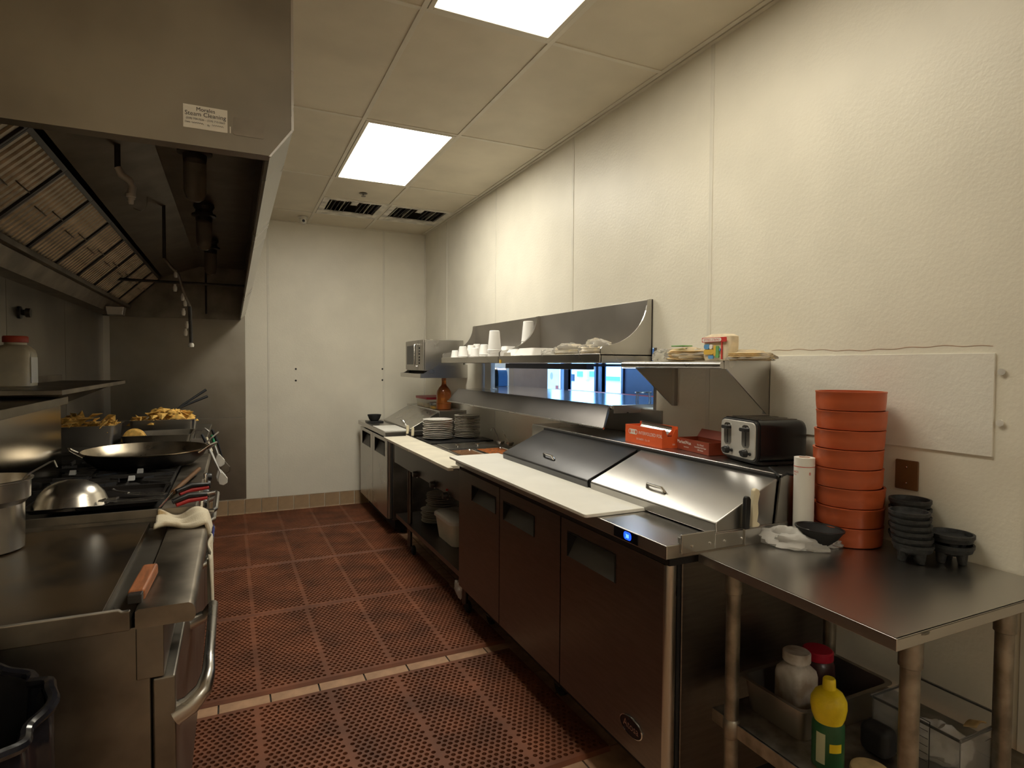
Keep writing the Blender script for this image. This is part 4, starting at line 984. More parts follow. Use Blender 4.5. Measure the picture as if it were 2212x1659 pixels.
knife(1.362, 4.962 - .09, .925, 'cream_handle', .07, 'white handled knife upright beside the far refrigerator, the right one', .075, .020, 0, False)

# ------------------------------------------------------------------ far refrigerator
ff = thing('small_prep_refrigerator', 'smaller two-door prep refrigerator in the far corner', 'refrigerator', (1.6, 5.8, 0))
GX, GY0, GY1, GZ = 1.225, 5.19, 6.42, .930
obj('cabinet_body', MB().box(GX + .05, 1.95, GY0 + .008, GY1, .14, GZ - .04), 'steel_dark', ff, bevel=.004)
obj('door_gasket', MB().box(GX + .04, GX + .052, GY0 + .01, GY1 - .01, .15, GZ - .05), 'gasket_and_shade', ff)
pocket_door(ff, GX, GY0 + .012, 5.80, .16, .865, 5.30, 5.70, .70, .83, mat='steel')
pocket_door(ff, GX, 5.808, GY1 - .006, .16, .865, 5.92, 6.30, .70, .83, mat='steel')
obj('worktop', MB().box(GX - .02, 1.965, GY0 - .005, GY1 + .01, GZ - .042, GZ), 'steel_top', ff, bevel=.003)
obj('corner_guard', MB().cyl((GX + .02, GY0 + .012, .16), (GX + .02, GY0 + .012, .865), .012, 14), 'steel', ff, smooth=True)
l2 = obj('lid', MB().prism([(1.43, GZ), (1.428, .948), (1.695, 1.094), (1.705, 1.094), (1.69, GZ)], 'y', GY0 + .01, 6.22), 'steel', ff, bevel=.003)
c = Vector((1.475, 5.60, .974)); obj('handle', MB().tube([c + Vector((0, -.05, 0)), c + Vector((-.012, -.04, .018)), c + Vector((-.012, .04, .018)), c + Vector((0, .05, 0))], .007, 8), 'chrome', l2, smooth=True)
obj('rear_ledge', MB().box(1.70, 1.965, GY0, 6.30, GZ, 1.103), 'steel', ff, bevel=.003)
obj('toe_kick', MB().box(GX + .08, 1.9, GY0 + .05, GY1 - .04, .05, .14), 'gasket_and_shade', ff)
for y in (GY0 + .1, GY1 - .1):
    for x in (GX + .15, 1.88): obj('caster', MB().lathe([(.0001, -.012), (.032, -.012), (.036, 0), (.032, .012), (.0001, .012)], (x, y, .036), 14, axis='x'), 'black_rubber', ff, smooth=True)
tag(obj('cutting_board', MB().prism(rrect(1.195, 1.41, 5.10 + .09, 5.66, .008), 'z', GZ + .001, GZ + .012), 'poly_white', bevel=.002), 'short white cutting board on the far corner refrigerator', 'cutting board')
bw = thing('salsa_bowl', 'black bowl on a black mat at the far refrigerator corner', 'bowl', (1.305, 6.10, GZ))
obj('bowl_body', MB().lathe([(.0001, .018), (.04, .018), (.055, .04), (.068, .075), (.070, .082), (.064, .082), (.05, .04), (.03, .026), (.0001, .026)], (1.305, 6.10, GZ), 28), 'black_rubber', bw, smooth=True)
obj('base_block', MB().box(1.225, 1.385, 6.03, 6.17, GZ + .001, GZ + .019), 'black_plastic', bw, bevel=.004)
q = Vector((1.80, 5.36, 1.104))
jg = thing('syrup_jug', 'amber plastic jug with a narrow neck on the far refrigerator ledge', 'jug', q)
obj('jug_body', MB().lathe([(.0001, 0), (.064, 0), (.070, .006), (.070, .15), (.064, .175), (.045, .205), (.026, .225), (.021, .24), (.020, .285), (.0001, .286)], q, 30), 'amber', jg, smooth=True)
obj('contents', MB().lathe([(.0001, .004), (.066, .004), (.066, .055), (.0001, .055)], q, 30), 'amber_liquid', jg, smooth=True)
obj('cap', MB().lathe([(.0001, .294), (.022, .294), (.022, .272)], q, 18), 'wood', jg, smooth=True)
def tubbox(name, x0, x1, y0, y1, z0, h, body, lidm, label, fill=None):
    t = thing(name, label, 'food container', ((x0 + x1) / 2, (y0 + y1) / 2, z0))
    m = MB(); loft(m, [[(a, b, z) for a, b in rrect(x0 + o, x1 - o, y0 + o, y1 - o, .03, 4)] for o, z in ((.012, z0), (0, z0 + h))]); obj('tub', m, body, t, smooth=True)
    if lidm:
        m = MB(); loft(m, [[(a, b, z) for a, b in rrect(x0 - .005, x1 + .005, y0 - .005, y1 + .005, .035, 4)] for z in (z0 + h - .006, z0 + h + .016)]); obj('lid', m, lidm, t, smooth=True)
    if fill:
        m = MB(); loft(m, [[(a, b, z) for a, b in rrect(x0 + .010, x1 - .010, y0 + .010, y1 - .010, .025, 4)] for z in (z0 + .002, z0 + h * .45)]); obj('contents', m, fill, t, smooth=True)
tubbox('food_container', 1.715, 1.945, 5.60, 6.02, 1.104, .085, 'clear_plastic', 'lid_red2', 'wide clear food container with a dark red lid on the far ledge', 'tortilla_white')
tubbox('food_container', 1.712, 1.80, 5.455, 5.57, 1.104, .060, 'clear_plastic', None, 'small clear tub of yellow food in front of the amber jug', 'yellow_print')

# ------------------------------------------------------------------ things on the overshelves
OZ = 1.5825
def cup_mesh(r0, r1, h):   # inverted cup, mouth down
    return mesh_of('cup', MB().lathe([(r1 * .97, .002), (r1 + .0025, 0), (r1 + .003, .004), (r1, .006), (r0, h - .003), (r0 - .004, h), (.0001, h)], (0, 0, 0), 24), 'foam', smooth=True)
cs = cup_mesh(.026, .036, .065); cm = cup_mesh(.030, .042, .082); cl = cup_mesh(.037, .050, .145)
def cups(px, zoffs, me, x, nm, n, step, group='foam cups on the far overshelf'):
    y = at_x(px, 768, x).y
    for i in range(n):
        o = place('foam_cup', me, (x, y, OZ + i * step)); lab = ('white foam cup, %s' % nm) if n == 1 else ('foam cup, %s, %s' % (ordin(n - 1 - i, n), nm))
        tag(o, lab, 'cup', group)
cups(983, 0, cs, 1.72, 'the low upturned one at the far end', 1, .01)
cups(1000, 0, cm, 1.72, 'second nest from the far end', 2, .012)
cups(1018, 0, cm, 1.80, 'third nest from the far end', 3, .012)
cups(1030, 0, cm, 1.90, 'nest at the back panel', 4, .013)
cups(1026, 0, cs, 1.72, 'short nest in front', 2, .010)
cups(1046, 0, cm, 1.82, 'nest left of the tall one', 3, .012)
cups(1056, 0, cm, 1.90, 'nest half hidden by the tall one', 3, .012)
cups(1068, 0, cl, 1.73, 'tall front nest', 6, .0095)
cups(1141, 0, cl, 1.922, 'tall nest behind the curved end', 8, .016)
def clam(px, x, w, d, z, label, h=.045):
    y = {1112: 3.655, 1150: 3.435}.get(px, at_x(px, 768, x).y)
    t = thing('foam_container', label, 'food container', (x, y, z))
    m = MB(); loft(m, [[(x + a, y + b, zz) for a, b in rrect(-w / 2 + o, w / 2 - o, -d / 2 + o, d / 2 - o, .02, 4)] for o, zz in ((.0, z), (-.003, z + .004), (.0, z + .008), (.022, z + h))]); obj('shell', m, 'foam', t, smooth=True)
    obj('tab', MB().box(x - w / 2 - .008, x - w / 2 + .01, y - .02, y + .02, z + .002, z + .008), 'foam', t)
clam(1112, 1.77, .17, .16, OZ, 'white foam container, the far one of the pair on the near shelf', .05)
clam(1150, 1.79, .22, .25, OZ, 'white foam container, the wide one with a tan edge on the near shelf', .052)
clam(1098, 1.90, .13, .13, OZ, 'white foam container tilted behind the curved shelf end', .085)
y = at_x(1104, 768, 1.70).y
tag(obj('label_card', MB().box(1.668, 1.674, y - .05, y + .05, OZ, OZ + .026), 'plate_tan', bevel=.001), 'small tan card strip at the shelf edge below the foam containers', 'card')
q = at_x(1082, 779, 1.655)
tag(obj('tape_tab', MB().box(1.648, 1.653, q.y - .012, q.y + .012, q.z - .018, q.z + .006), 'yellow_print'), 'scrap of yellow tape on the joint of the two overshelves', 'tape')
def tortilla_stack(name, x, y, z, r, n, mat, label, cat='tortillas', dz=.006, ry=1.0):
    m = MB()
    for i in range(n):
        rr = r * (1 - .05 * random.random()); ox, oy = random.uniform(-.006, .006), random.uniform(-.006, .006)
        m.lathe([(.0001, 0), (rr * .9, .0), (rr, .002 + .002 * random.random()), (rr * .98, dz - .001), (.0001, dz - .001)], (x + ox, y + oy, z + i * dz), 26, sy=ry)
    o = obj(name, m, mat, smooth=True); o['kind'] = 'stuff'; tag(o, label, cat); return o
def in_bag(x, y, z, rx, ry, rz, seed, label, mat='bag_clear', tail=None):
    return tag(crumple('plastic_bag', (x, y, z), rx, ry, rz, mat, .28, 8, seed, tail=tail), label, 'plastic bag')
y = at_x(1192, 765, 1.76).y; in_bag(1.76, y, OZ, .07, .07, .032, 41, 'empty crumpled clear bag beside the wide foam container')
y = at_x(1235, 765, 1.80).y; tortilla_stack('tortilla_stack', 1.80, y, OZ + .003, .095, 5, 'tortilla_white', 'pale flour tortillas inside the bag at the middle of the near overshelf', ry=1.2); in_bag(1.80, y, OZ, .11, .125, .052, 43, 'clear bag of flour tortillas in the middle of the near overshelf')
y = at_x(1290, 765, 1.80).y; tortilla_stack('tortilla_stack', 1.80, y, OZ + .003, .085, 6, 'tortilla_white', 'pale flour tortillas inside the bag by the near curved end'); in_bag(1.80, y, OZ, .10, .10, .060, 47, 'clear bag of flour tortillas by the near curved shelf end')
WZ = 1.5475
y = at_x(1430, 770, 1.80).y; in_bag(1.80, y, WZ, .045, .04, .040, 51, 'crumpled empty clear bag at the far end of the wall shelf')
y = at_x(1484, 772, 1.80).y; tortilla_stack('tortilla_stack', 1.81, y, WZ + .001, .090, 7, 'tortilla', 'stack of corn tortillas at the middle of the wall shelf', dz=.0062); 
gt = obj('green_tape', MB().box(1.74, 1.80, y - .035, y + .035, WZ + .062, WZ + .067), 'green_print', bevel=.002); tag(gt, 'strip of green plastic on top of the corn tortillas', 'wrapper')
in_bag(1.815, y, WZ, .10, .115, .042, 53, 'loose clear bag wrapped around the corn tortillas')
y = at_x(1620, 772, 1.84).y; tortilla_stack('tortilla_stack', 1.86, y + .02, WZ + .001, .085, 5, 'tortilla', 'thin stack of corn tortillas at the near end of the wall shelf'); in_bag(1.86, y + .02, WZ, .09, .105, .030, 57, 'clear bag over the thin tortilla stack at the near shelf end')
# printed pack
yc = at_x(1542, 775, 1.775).y
pk = thing('tortilla_pack', 'printed upright pack of tortillas in red and blue on the wall shelf', 'food pack', (1.80, yc, WZ))
pw, ph, pdp = .150, .098, .07
m = MB(); rr = []
for z, s, dx in ((0, .92, 0), (.02, 1.0, 0), (.07, 1.02, .002), (.098, .98, .004), (.108, .55, .01)):
    rr.append([(1.775 + .035 + a * (.9 if z else .8) + dx, yc + b * s, WZ + .001 + z) for a, b in rrect(-pdp / 2, pdp / 2, -pw / 2, pw / 2, .022, 5)])
loft(m, rr); obj('pack_body', m, 'tortilla_white', pk, smooth=True)
xo = 1.7735
def prt(name, y0, y1, z0, z1, mat, r=.004, lift=0.0):
    return obj(name, MB().prism([(yc + a, WZ + b) for a, b in rrect(y0, y1, z0, z1, r)], 'x', xo - .0012 - lift, xo + .003), mat, pk)
prt('header_band', -pw / 2 + .008, pw / 2 - .008, .076, .095, 'red_print'); prt('header_plate', -.042, .064, .078, .093, 'white_print', .007, .0006)
prt('picture_blue', .025, .055, .048, .068, 'blue_print', .008); prt('picture_orange', .0, .056, .026, .046, 'yellow_print', .008); prt('picture_low', .002, .03, .008, .022, 'blue_print', .005)
prt('picture_green', -.028, -.010, .012, .060, 'green_print', .006); prt('picture_arc', -.012, .0, .02, .062, 'yellow_print', .005, .0004); prt('picture_white', .008, .024, .048, .066, 'white_print', .006, .0004)
prt('red_stripe', -.046, -.041, .006, .078, 'red_print', .002); prt('blue_dot', -.036, -.030, .040, .050, 'blue_print', .002)
obj('lettering', MB().text('FAMILY VALUE', .0135, (xo - .0024, yc + .011, WZ + .090), (0, 1, 0), (0, 0, -1)), 'red_print', pk, fix=False)

# ------------------------------------------------------------------ floor mats
def mat_mesh():
    m = MB(); W, D, T = 1.555, .933, .013; brd = .030; ncol = 5; cw = W / ncol; rib = .005
    m.hexa([(0, 0, 0), (W, 0, 0), (W, brd, 0), (0, brd, 0), (0, .012, T), (W, .012, T), (W, brd, T), (0, brd, T)])
    m.hexa([(0, D - brd, 0), (W, D - brd, 0), (W, D, 0), (0, D, 0), (0, D - brd, T), (W, D - brd, T), (W, D - .012, T), (0, D - .012, T)])
    for c in range(ncol + 1):
        a = max(0, c * cw - rib); b = min(W, c * cw + rib)
        m.box(a, b, brd, D - brd, 0, T)
    p = .0262; nrow = int((D - 2 * brd) / (p * .90)); ph = (D - 2 * brd) / nrow
    for c in range(ncol):
        x0 = c * cw + rib; x1 = (c + 1) * cw - rib; n = int((x1 - x0) / p); pw = (x1 - x0) / n
        for r in range(nrow):
            y0 = brd + r * ph; y1 = y0 + ph
            xs = [(x0 + i * pw, x0 + (i + 1) * pw) for i in range(n)] if r % 2 == 0 else [(x0 + (i + .5) * pw, x0 + (i + 1.5) * pw) for i in range(n - 1)]
            if r % 2:
                m.add([(x0, y0, T), (x0 + pw / 2, y0, T), (x0 + pw / 2, y1, T), (x0, y1, T)], [(0, 1, 2, 3)]); m.add([(x1 - pw / 2, y0, T), (x1, y0, T), (x1, y1, T), (x1 - pw / 2, y1, T)], [(0, 1, 2, 3)])
            for a, b in xs:
                cx, cy = (a + b) / 2, (y0 + y1) / 2
                out = [(b, cy), (b, y1), (cx, y1), (a, y1), (a, cy), (a, y0), (cx, y0), (b, y0)]
                hol = [(cx + .0098 * math.cos(k * PI / 4), cy + .0094 * math.sin(k * PI / 4)) for k in range(8)]
                vs = [(*q, T) for q in out] + [(*q, T) for q in hol] + [(*q, 0) for q in hol]
                fs = [(k, (k + 1) % 8, 8 + (k + 1) % 8, 8 + k) for k in range(8)] + [(8 + k, 8 + (k + 1) % 8, 16 + (k + 1) % 8, 16 + k) for k in range(8)]
                m.add(vs, fs)
    return mesh_of('mat', m, 'mat_rubber', fix=False)
mm = mat_mesh()
for i, (y, lab) in enumerate(((1.898, 'nearest of the five in view'), (2.918, 'second from the viewpoint'), (3.857, 'third from the viewpoint'), (4.796, 'fourth from the viewpoint'), (5.736, 'farthest, against the back wall'))):
    o = place('floor_mat', mm, (-.212, y - .005, .0008), rz=.012 if i else .02)
    if i == 4: o.scale = (1, .84, 1)
    tag(o, 'terracotta rubber floor mat with drainage holes, %s' % lab, 'floor mat', 'rubber floor mats along the aisle')

# ------------------------------------------------------------------ exhaust hood
HY0, HY1, HZ, HXF = 1.348, 6.56, 1.956, .118
hd = thing('exhaust_hood', 'long stainless exhaust hood over the cooking line', 'exhaust hood', (-.48, 3.9, HZ))
obj('near_end_panel', MB().prism([(XL, HZ), (.073, HZ), (HXF, 2.015), (HXF, ZC), (XL, ZC)], 'y', HY0, HY0 + .012), 'steel_hood', hd)
obj('end_panel_flange', MB().box(XL, .073, HY0 + .012, HY0 + .035, HZ, HZ + .006), 'steel_hood', hd)
obj('far_end_panel', MB().prism([(XL, HZ), (.073, HZ), (HXF, 2.015), (HXF, ZC), (XL, ZC)], 'y', HY1 - .012, HY1), 'steel_dark', hd)
obj('front_panel', MB().box(HXF - .012, HXF, HY0 + .012, HY1 - .012, 2.015, ZC), 'steel_hood', hd)
obj('front_gutter', MB().prism([(HXF, 2.015), (.073, HZ), (.066, HZ + .004), (.066, HZ + .03), (.074, HZ + .03), (.076, HZ + .01), (HXF - .008, 2.02)], 'y', HY0 + .012, HY1 - .012), 'steel', hd)
obj('edge_trim', MB().prism([(HXF - .002, 2.017), (HXF + .0015, 2.015), (.0745, HZ - .002), (.071, HZ - .001)], 'y', HY0 - .001, HY0 + .004), 'steel', hd)
obj('edge_trim', MB().box(HXF - .003, HXF + .002, HY0 - .002, HY0 + .005, 2.015, ZC), 'steel', hd)
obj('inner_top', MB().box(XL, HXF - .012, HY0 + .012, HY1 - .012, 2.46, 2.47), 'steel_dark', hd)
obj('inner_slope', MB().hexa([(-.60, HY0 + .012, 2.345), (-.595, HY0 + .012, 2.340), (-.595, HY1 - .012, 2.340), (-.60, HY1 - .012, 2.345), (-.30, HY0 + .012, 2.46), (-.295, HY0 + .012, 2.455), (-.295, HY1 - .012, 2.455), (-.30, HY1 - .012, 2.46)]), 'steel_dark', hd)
obj('rear_plenum', MB().prism([(XL, HZ + .01), (-.97, HZ + .01), (-.92, 2.045), (-.92, 2.055), (XL, 2.055)], 'y', HY0 + .012, HY1 - .012), 'steel_grease', hd)
obj('grease_trough', MB().prism([(-.94, 2.055), (-.86, 2.030), (-.855, 2.055), (-.862, 2.055), (-.866, 2.040), (-.94, 2.062)], 'y', HY0 + .012, HY1 - .012), 'steel_grease', hd)
# baffle filters
A0 = Vector((-.900, 0, 2.062)); B0 = Vector((-.625, 0, 2.335)); U = (B0 - A0); SL = U.length; U.normalize(); NRM = Vector((U.z, 0, -U.x))
fw = .4965
slat_m = MB(); sw = .030
slat_m.prism([(-.5 * sw, .004), (-.42 * sw, .013), (.42 * sw, .013), (.5 * sw, .004), (.36 * sw, .004), (.3 * sw, .010), (-.3 * sw, .010), (-.36 * sw, .004)], 'z', .02, SL - .02)
# local frame of a filter: x along the bank, y out of it, z up the slope
slat_me = mesh_of('baffle', slat_m, 'baffle')
Mrot = Matrix(((0, NRM.x, U.x), (-1, 0, 0), (0, NRM.z, U.z)))
eul = Mrot.to_euler()
fr_m = MB(); fr_m.box(-fw / 2, fw / 2, 0, .02, 0, .02); fr_m.box(-fw / 2, fw / 2, 0, .02, SL - .02, SL); fr_m.box(-fw / 2, -fw / 2 + .014, 0, .02, .02, SL - .02); fr_m.box(fw / 2 - .014, fw / 2, 0, .02, .02, SL - .02); fr_m.box(-fw / 2 + .01, fw / 2 - .01, -.012, -.008, .01, SL - .01)
frame_me = mesh_of('filter', fr_m, 'iron')
hnd_me = mesh_of('filter_handle', MB().tube([(-.045, .018, .19), (-.045, .045, .19), (.045, .045, .19), (.045, .018, .19)], .003, 6), 'galv', smooth=True)
y = HY1 - .03 - fw / 2; cnt = 0
while y - fw / 2 > HY0 + .01:
    f = place('grease_filter', frame_me, (A0.x, y, A0.z), hd, rot=eul)
    for k in range(9):
        b = bpy.data.objects.new('baffle', slat_me); COL.objects.link(b); b.parent = f; b.location = (-fw / 2 + .038 + (fw - .076) * k / 8, 0, 0)
    for s in (.09, -.09):
        b = bpy.data.objects.new('filter_handle', hnd_me); COL.objects.link(b); b.parent = f; b.location = (s, 0, 0.0 if s > 0 else .03)
    y -= fw + .003; cnt += 1
# vapour-proof lamps
for i, (x, y) in enumerate(((-.136, 2.81), (-.148, 3.98), (-.148, 5.08))):
    l = obj('lamp_fixture', MB().lathe([(.0001, 2.462), (.055, 2.462), (.058, 2.445), (.045, 2.425), (.050, 2.405), (.066, 2.400), (.066, 2.388), (.046, 2.382), (.044, 2.360)], (x, y, 0), 24), 'iron', hd, smooth=True)
    obj('glass_globe', MB().lathe([(.043, 2.362), (.0435, 2.30), (.042, 2.235), (.034, 2.205), (.018, 2.193), (.0001, 2.190)], (x, y, 0), 24), 'glass_globe', l, smooth=True)
q = at_y(254, 672, 6.0)
gc = obj('grease_cup', MB().hexa([(-.945, 5.93, 1.925), (-.835, 5.93, 1.925), (-.835, 6.05, 1.925), (-.945, 6.05, 1.925), (-.955, 5.92, 1.995), (-.825, 5.92, 1.995), (-.825, 6.06, 1.995), (-.955, 6.06, 1.995)]), 'steel', hd, bevel=.004)
obj('conduit', MB().cyl((-.22, 6.2, 2.46), (-.22, 6.2, 1.98), .009, 8), 'iron', hd, smooth=True)
# service sticker
sk = MB(); sk.box(-.0845, -.006, HY0 - .0012, HY0, 1.989, 2.034)
sto = obj('service_sticker', sk, 'paper'); tag(sto, 'white steam cleaning service sticker on the hood end', 'sticker')
sto.rotation_euler[1] = 0
tx = MB(); yy = HY0 - .0018; u_, v_ = (1, 0, 0), (0, 0, 1)
tx.text('Morales', .0105, (-.045, yy, 2.0235), u_, v_); tx.text('Steam Cleaning', .0118, (-.0452, yy, 2.0135), u_, v_); tx.text('(559) 704-7536 - (559) 710-0663', .0052, (-.0452, yy, 2.0055), u_, v_); tx.text('Date', .0046, (-.077, yy, 1.9985), u_, v_); tx.text('By', .0046, (-.040, yy, 1.9965), u_, v_)
for x0 in (-.070, -.034): tx.tube([(x0 + .0011 * i, yy, 1.9995 + .0016 * math.sin(i * 1.9) * (1 if i % 3 else .3)) for i in range(20)], .0003, 4)
obj('lettering', tx, 'black_print', sto, fix=False)
rs = MB(); rs.prism(rrect(.004, .062, 1.988, 2.024, .004), 'y', HY0 - .0012, HY0)
tag(obj('paper_scrap', MB().box(-.002, .0, HY0 - .001, HY0, 1.990, 2.003), 'paper'), 'tiny white paper sliver between the sticker and the glue patch', 'paper')
tag(obj('sticker_residue', rs, 'steel_grease'), 'grimy glue patch left by an old sticker beside the white one', 'residue')

# fire suppression pipes
def supp(y, pts, label, caps):
    t = thing('suppression_pipe', label, 'pipe', pts[-1])
    obj('drop_pipe', MB().tube(pts[:2], .011, 10), 'iron', t, smooth=True)
    obj('elbow', MB().tube(pts[1:], .0145, 10), 'nozzle', t, smooth=True)
    for c in caps:
        n = obj('nozzle', MB().lathe([(.0001, -.03), (.009, -.03), (.012, -.02), (.012, -.004), (.018, -.002), (.018, .010), (.010, .012)], c, 14), 'nozzle', t, smooth=True)
    return t
p0 = at_y(254, 362, 2.9); top = Vector((p0.x, p0.y, 2.459)); e1 = at_y(286, 405, 2.9)
nz = at_y(283, 430, 2.9)
t1 = supp(2.9, [top, p0, at_y(262, 378, 2.9), at_y(280, 390, 2.9), at_y(287, 404, 2.9), nz], 'short chrome elbow and nozzle hanging in the hood by the filters', [Vector((nz.x, nz.y, nz.z + .01))])
obj('chain', MB().tube([at_y(318, 425, 2.9), at_y(317, 445, 2.9), at_y(305, 457, 2.9), at_y(288, 450, 2.9)], .0015, 5), 'galv', t1, smooth=True)
# long drop with a row of nozzles, hung lower
Yd = 4.0
P2 = [at_y(*q, Yd) for q in ((355, 558), (368, 575), (385, 592), (400, 640), (410, 662))]
t2 = thing('suppression_pipe', 'long pipe with a row of chrome nozzles hanging low over the range', 'pipe', P2[-1])
obj('drop_pipe', MB().tube([Vector((P2[0].x, Yd, 2.459)), P2[0]], .009, 10), 'iron', t2, smooth=True)
obj('branch_pipe', MB().tube(P2, .0085, 10), 'galv', t2, smooth=True)
obj('tail_pipe', MB().tube([P2[-1], at_y(413, 740, Yd)], .010, 10), 'iron', t2, smooth=True)
for px, py in ((380, 590), (378, 620), (395, 640), (400, 652), (396, 672), (404, 700), (401, 716)):
    c = at_y(px, py, Yd); obj('nozzle', MB().lathe([(.0001, -.026), (.008, -.026), (.011, -.016), (.011, 0), (.007, .008), (.007, .016)], c, 12), 'nozzle', t2, smooth=True)
c = at_y(413, 745, Yd); obj('end_cap', MB().lathe([(.0001, -.014), (.014, -.012), (.016, 0), (.012, .010)], c, 14), 'nozzle', t2, smooth=True)
a = at_y(60, 592, 5.4); b = at_y(530, 622, 5.4); a.x = max(a.x, XL + .01); b.x = min(b.x, .09); b.z = a.z
obj('tie_rod', MB().cyl(a, b, .011, 10), 'iron', hd, smooth=True)
# valve on the left wall
q = at_x(40, 675, XL)
gv = thing('gas_valve', 'dark round shutoff knob on the left wall under the hood', 'valve', (XL + .01, q.y, q.z))
obj('flange', MB().lathe([(.0001, 0), (.035, 0), (.035, .012), (.015, .014)], (XL, q.y, q.z), 18, axis='x'), 'iron', gv, smooth=True)
obj('knob', MB().lathe([(.014, .012), (.018, .03), (.026, .034), (.026, .055), (.0001, .058)], (XL, q.y, q.z), 18, axis='x'), 'iron', gv, smooth=True)

# ------------------------------------------------------------------ griddle range (near unit)
gr = thing('griddle_range', 'greasy flat-top griddle range nearest the viewpoint', 'range', (-.56, 2.17, 0))
RY0, RY1 = 1.700, 2.645
obj('oven_body', MB().box(-1.03, -.193, RY0, RY1, .10, .875), 'steel_dark', gr, bevel=.003)
obj('side_top_rail', MB().prism([(-1.03, .872), (-.232, .872), (-.232, .921), (-.250, .921), (-.256, .926), (-1.03, .926)], 'y', RY0 - .010, RY0 + .004), 'steel_grease', gr, bevel=.003)
obj('far_top_rail', MB().box(-1.03, -.232, RY1 - .006, RY1 + .003, .872, .930), 'steel_grease', gr)
obj('griddle_plate', MB().box(-1.0, -.292, RY0 + .004, RY1 - .006, .875, .918), 'griddle', gr, bevel=.003)
obj('back_splash', MB().box(-1.03, -1.0, RY0, RY1, .875, 1.05), 'steel_grease', gr)
obj('grease_channel', MB().box(-.292, -.232, RY0 + .004, RY1 - .006, .870, .896), 'steel_dark', gr)
obj('front_ledge', MB().prism([(-.222, .874), (-.100, .874), (-.093, .880), (-.090, .890), (-.092, .908), (-.098, .918), (-.106, .922), (-.214, .922), (-.222, .916)], 'y', RY0 - .010, RY1 - .01), 'steel_grease', gr, smooth=True)
obj('valve_panel', MB().box(-.222, -.162, RY0 - .004, RY1 - .01, .742, .874), 'steel_dark', gr, bevel=.003)
dr = obj('oven_door', MB().box(-.190, -.138, RY0 + .006, RY1 - .012, .13, .736), 'steel_dark', gr, bevel=.006)
hp = [(-.142, RY0 + .03, .622), (-.105, RY0 + .030, .640), (-.075, RY0 + .035, .672), (-.066, RY0 + .06, .700), (-.066, RY0 + .14, .712), (-.066, RY1 - .42, .712), (-.068, RY1 - .39, .70), (-.09, RY1 - .37, .66), (-.142, RY1 - .37, .64)]
obj('door_handle', MB().tube(hp, [.030, .026, .022, .017, .0145, .0145, .016, .02, .024], 14), 'steel', dr, smooth=True)
for yv in (1.95, 2.2, 2.45): obj('burner_knob', MB().lathe([(.0001, .045), (.022, .045), (.026, .038), (.028, .0)], (-.162, yv, .808), 18, axis='x'), 'black_plastic', gr, smooth=True)
for x in (-.95, -.26):
    for yv in (RY0 + .05, RY1 - .05): obj('foot', MB().cyl((x, yv, 0), (x, yv, .101), .022, 12), 'galv', gr, smooth=True)
# scraper in the channel
sc = thing('grill_scraper', 'wooden handled grill scraper lying in the griddle channel', 'scraper', (-.225, 1.85, .897))
u = Vector((.012, .21, .008)).normalized(); w = Vector((1, 0, 0)); c = Vector((-.222, 1.855, .936))
obj('handle', MB().obox(c, u, w, (0, 0, 1), .098, .019, .016), 'wood', sc, bevel=.007, seg=3)
obj('ferrule', MB().obox(c - u * .106, u, w, (0, 0, 1), .012, .016, .012), 'iron', sc, bevel=.003)
obj('blade', MB().prism([(-.262, 1.708), (-.238, 1.700 + .004), (-.225, 1.77), (-.262, 1.86), (-.282, 1.80)], 'z', .8965, .8995), 'steel_dark', sc)
# towels
def towel(name, fn, nu, nv, mat, label, th=.008):
    o = obj(name, MB().grid(fn, nu, nv), mat, smooth=True, fix=False); s = o.modifiers.new('thick', 'SOLIDIFY'); s.thickness = th
    tag(o, label, 'towel'); return o
def tw1(s, t):
    x = -.262 + .20 * s; z = .937 + .012 * math.sin(s * 9 + t * 2) * (.4 + t) + .006 * math.sin(t * 14)
    if s > .84: k = (s - .84) / .16; z -= .055 * k * k + .02 * k; x -= .012 * k
    yv = 2.455 + .17 * t + .015 * math.sin(s * 7)
    return (x, yv, z + .008 * t)
t1 = towel('towel', tw1, 26, 12, ['towel_dirty'][0], 'folded stained white towel draped over the griddle ledge', .012)
def tw2(s, t):
    z = .868 - .26 * t; fold = .012 * math.sin(s * 16 + t * 2)
    return (-.083 + fold * .5 + .004 * t, 2.28 + .17 * s - .02 * t * math.sin(s * 3), z - .03 * math.sin(s * 5))
t2 = towel('towel', tw2, 24, 14, 'towel', 'white towel hanging down in front of the griddle ledge', .005)
sb_ = obj('stripe', MB().grid(lambda s, t: tuple(Vector(tw1(.962 + .03 * s, t)) + Vector((.004, 0, .0025))), 4, 12), 'blue_stripe', t1, fix=False)

# pot and ladle on the griddle
q = Vector((-.735, 2.425, .9185))
pt = thing('bain_marie_pot', 'tall steel pot with a stepped rim on the griddle', 'pot', q)
obj('pot_body', MB().lathe([(.0001, 0), (.104, 0), (.112, .006), (.114, .150), (.130, .168), (.131, .222), (.138, .226), (.138, .230), (.128, .231), (.126, .170), (.110, .150), (.108, .01), (.0001, .008)], q, 40), 'bowl_steel', pt, smooth=True)
obj('contents', MB().lathe([(.0001, .10), (.109, .10)], q, 30), 'broth', pt, smooth=True)
ld = thing('ladle', 'steel ladle leaning in the tall pot', 'ladle', (q.x + .02, q.y, q.z + .1))
a = q + Vector((.03, .0, .11)); b = at_y(108, 998, 2.60)
obj('handle', MB().tube([a, q + Vector((.112, .04, .232)), b, b + Vector((.012, .0, .004)), b + Vector((.02, 0, -.02))], .005, 8, flat=.6), 'steel', ld, smooth=True)
obj('bowl', MB().lathe([(.0001, 0), (.025, .006), (.035, .026), (.036, .034)], a + Vector((-.03, 0, -.006)), 16), 'steel', ld, smooth=True)

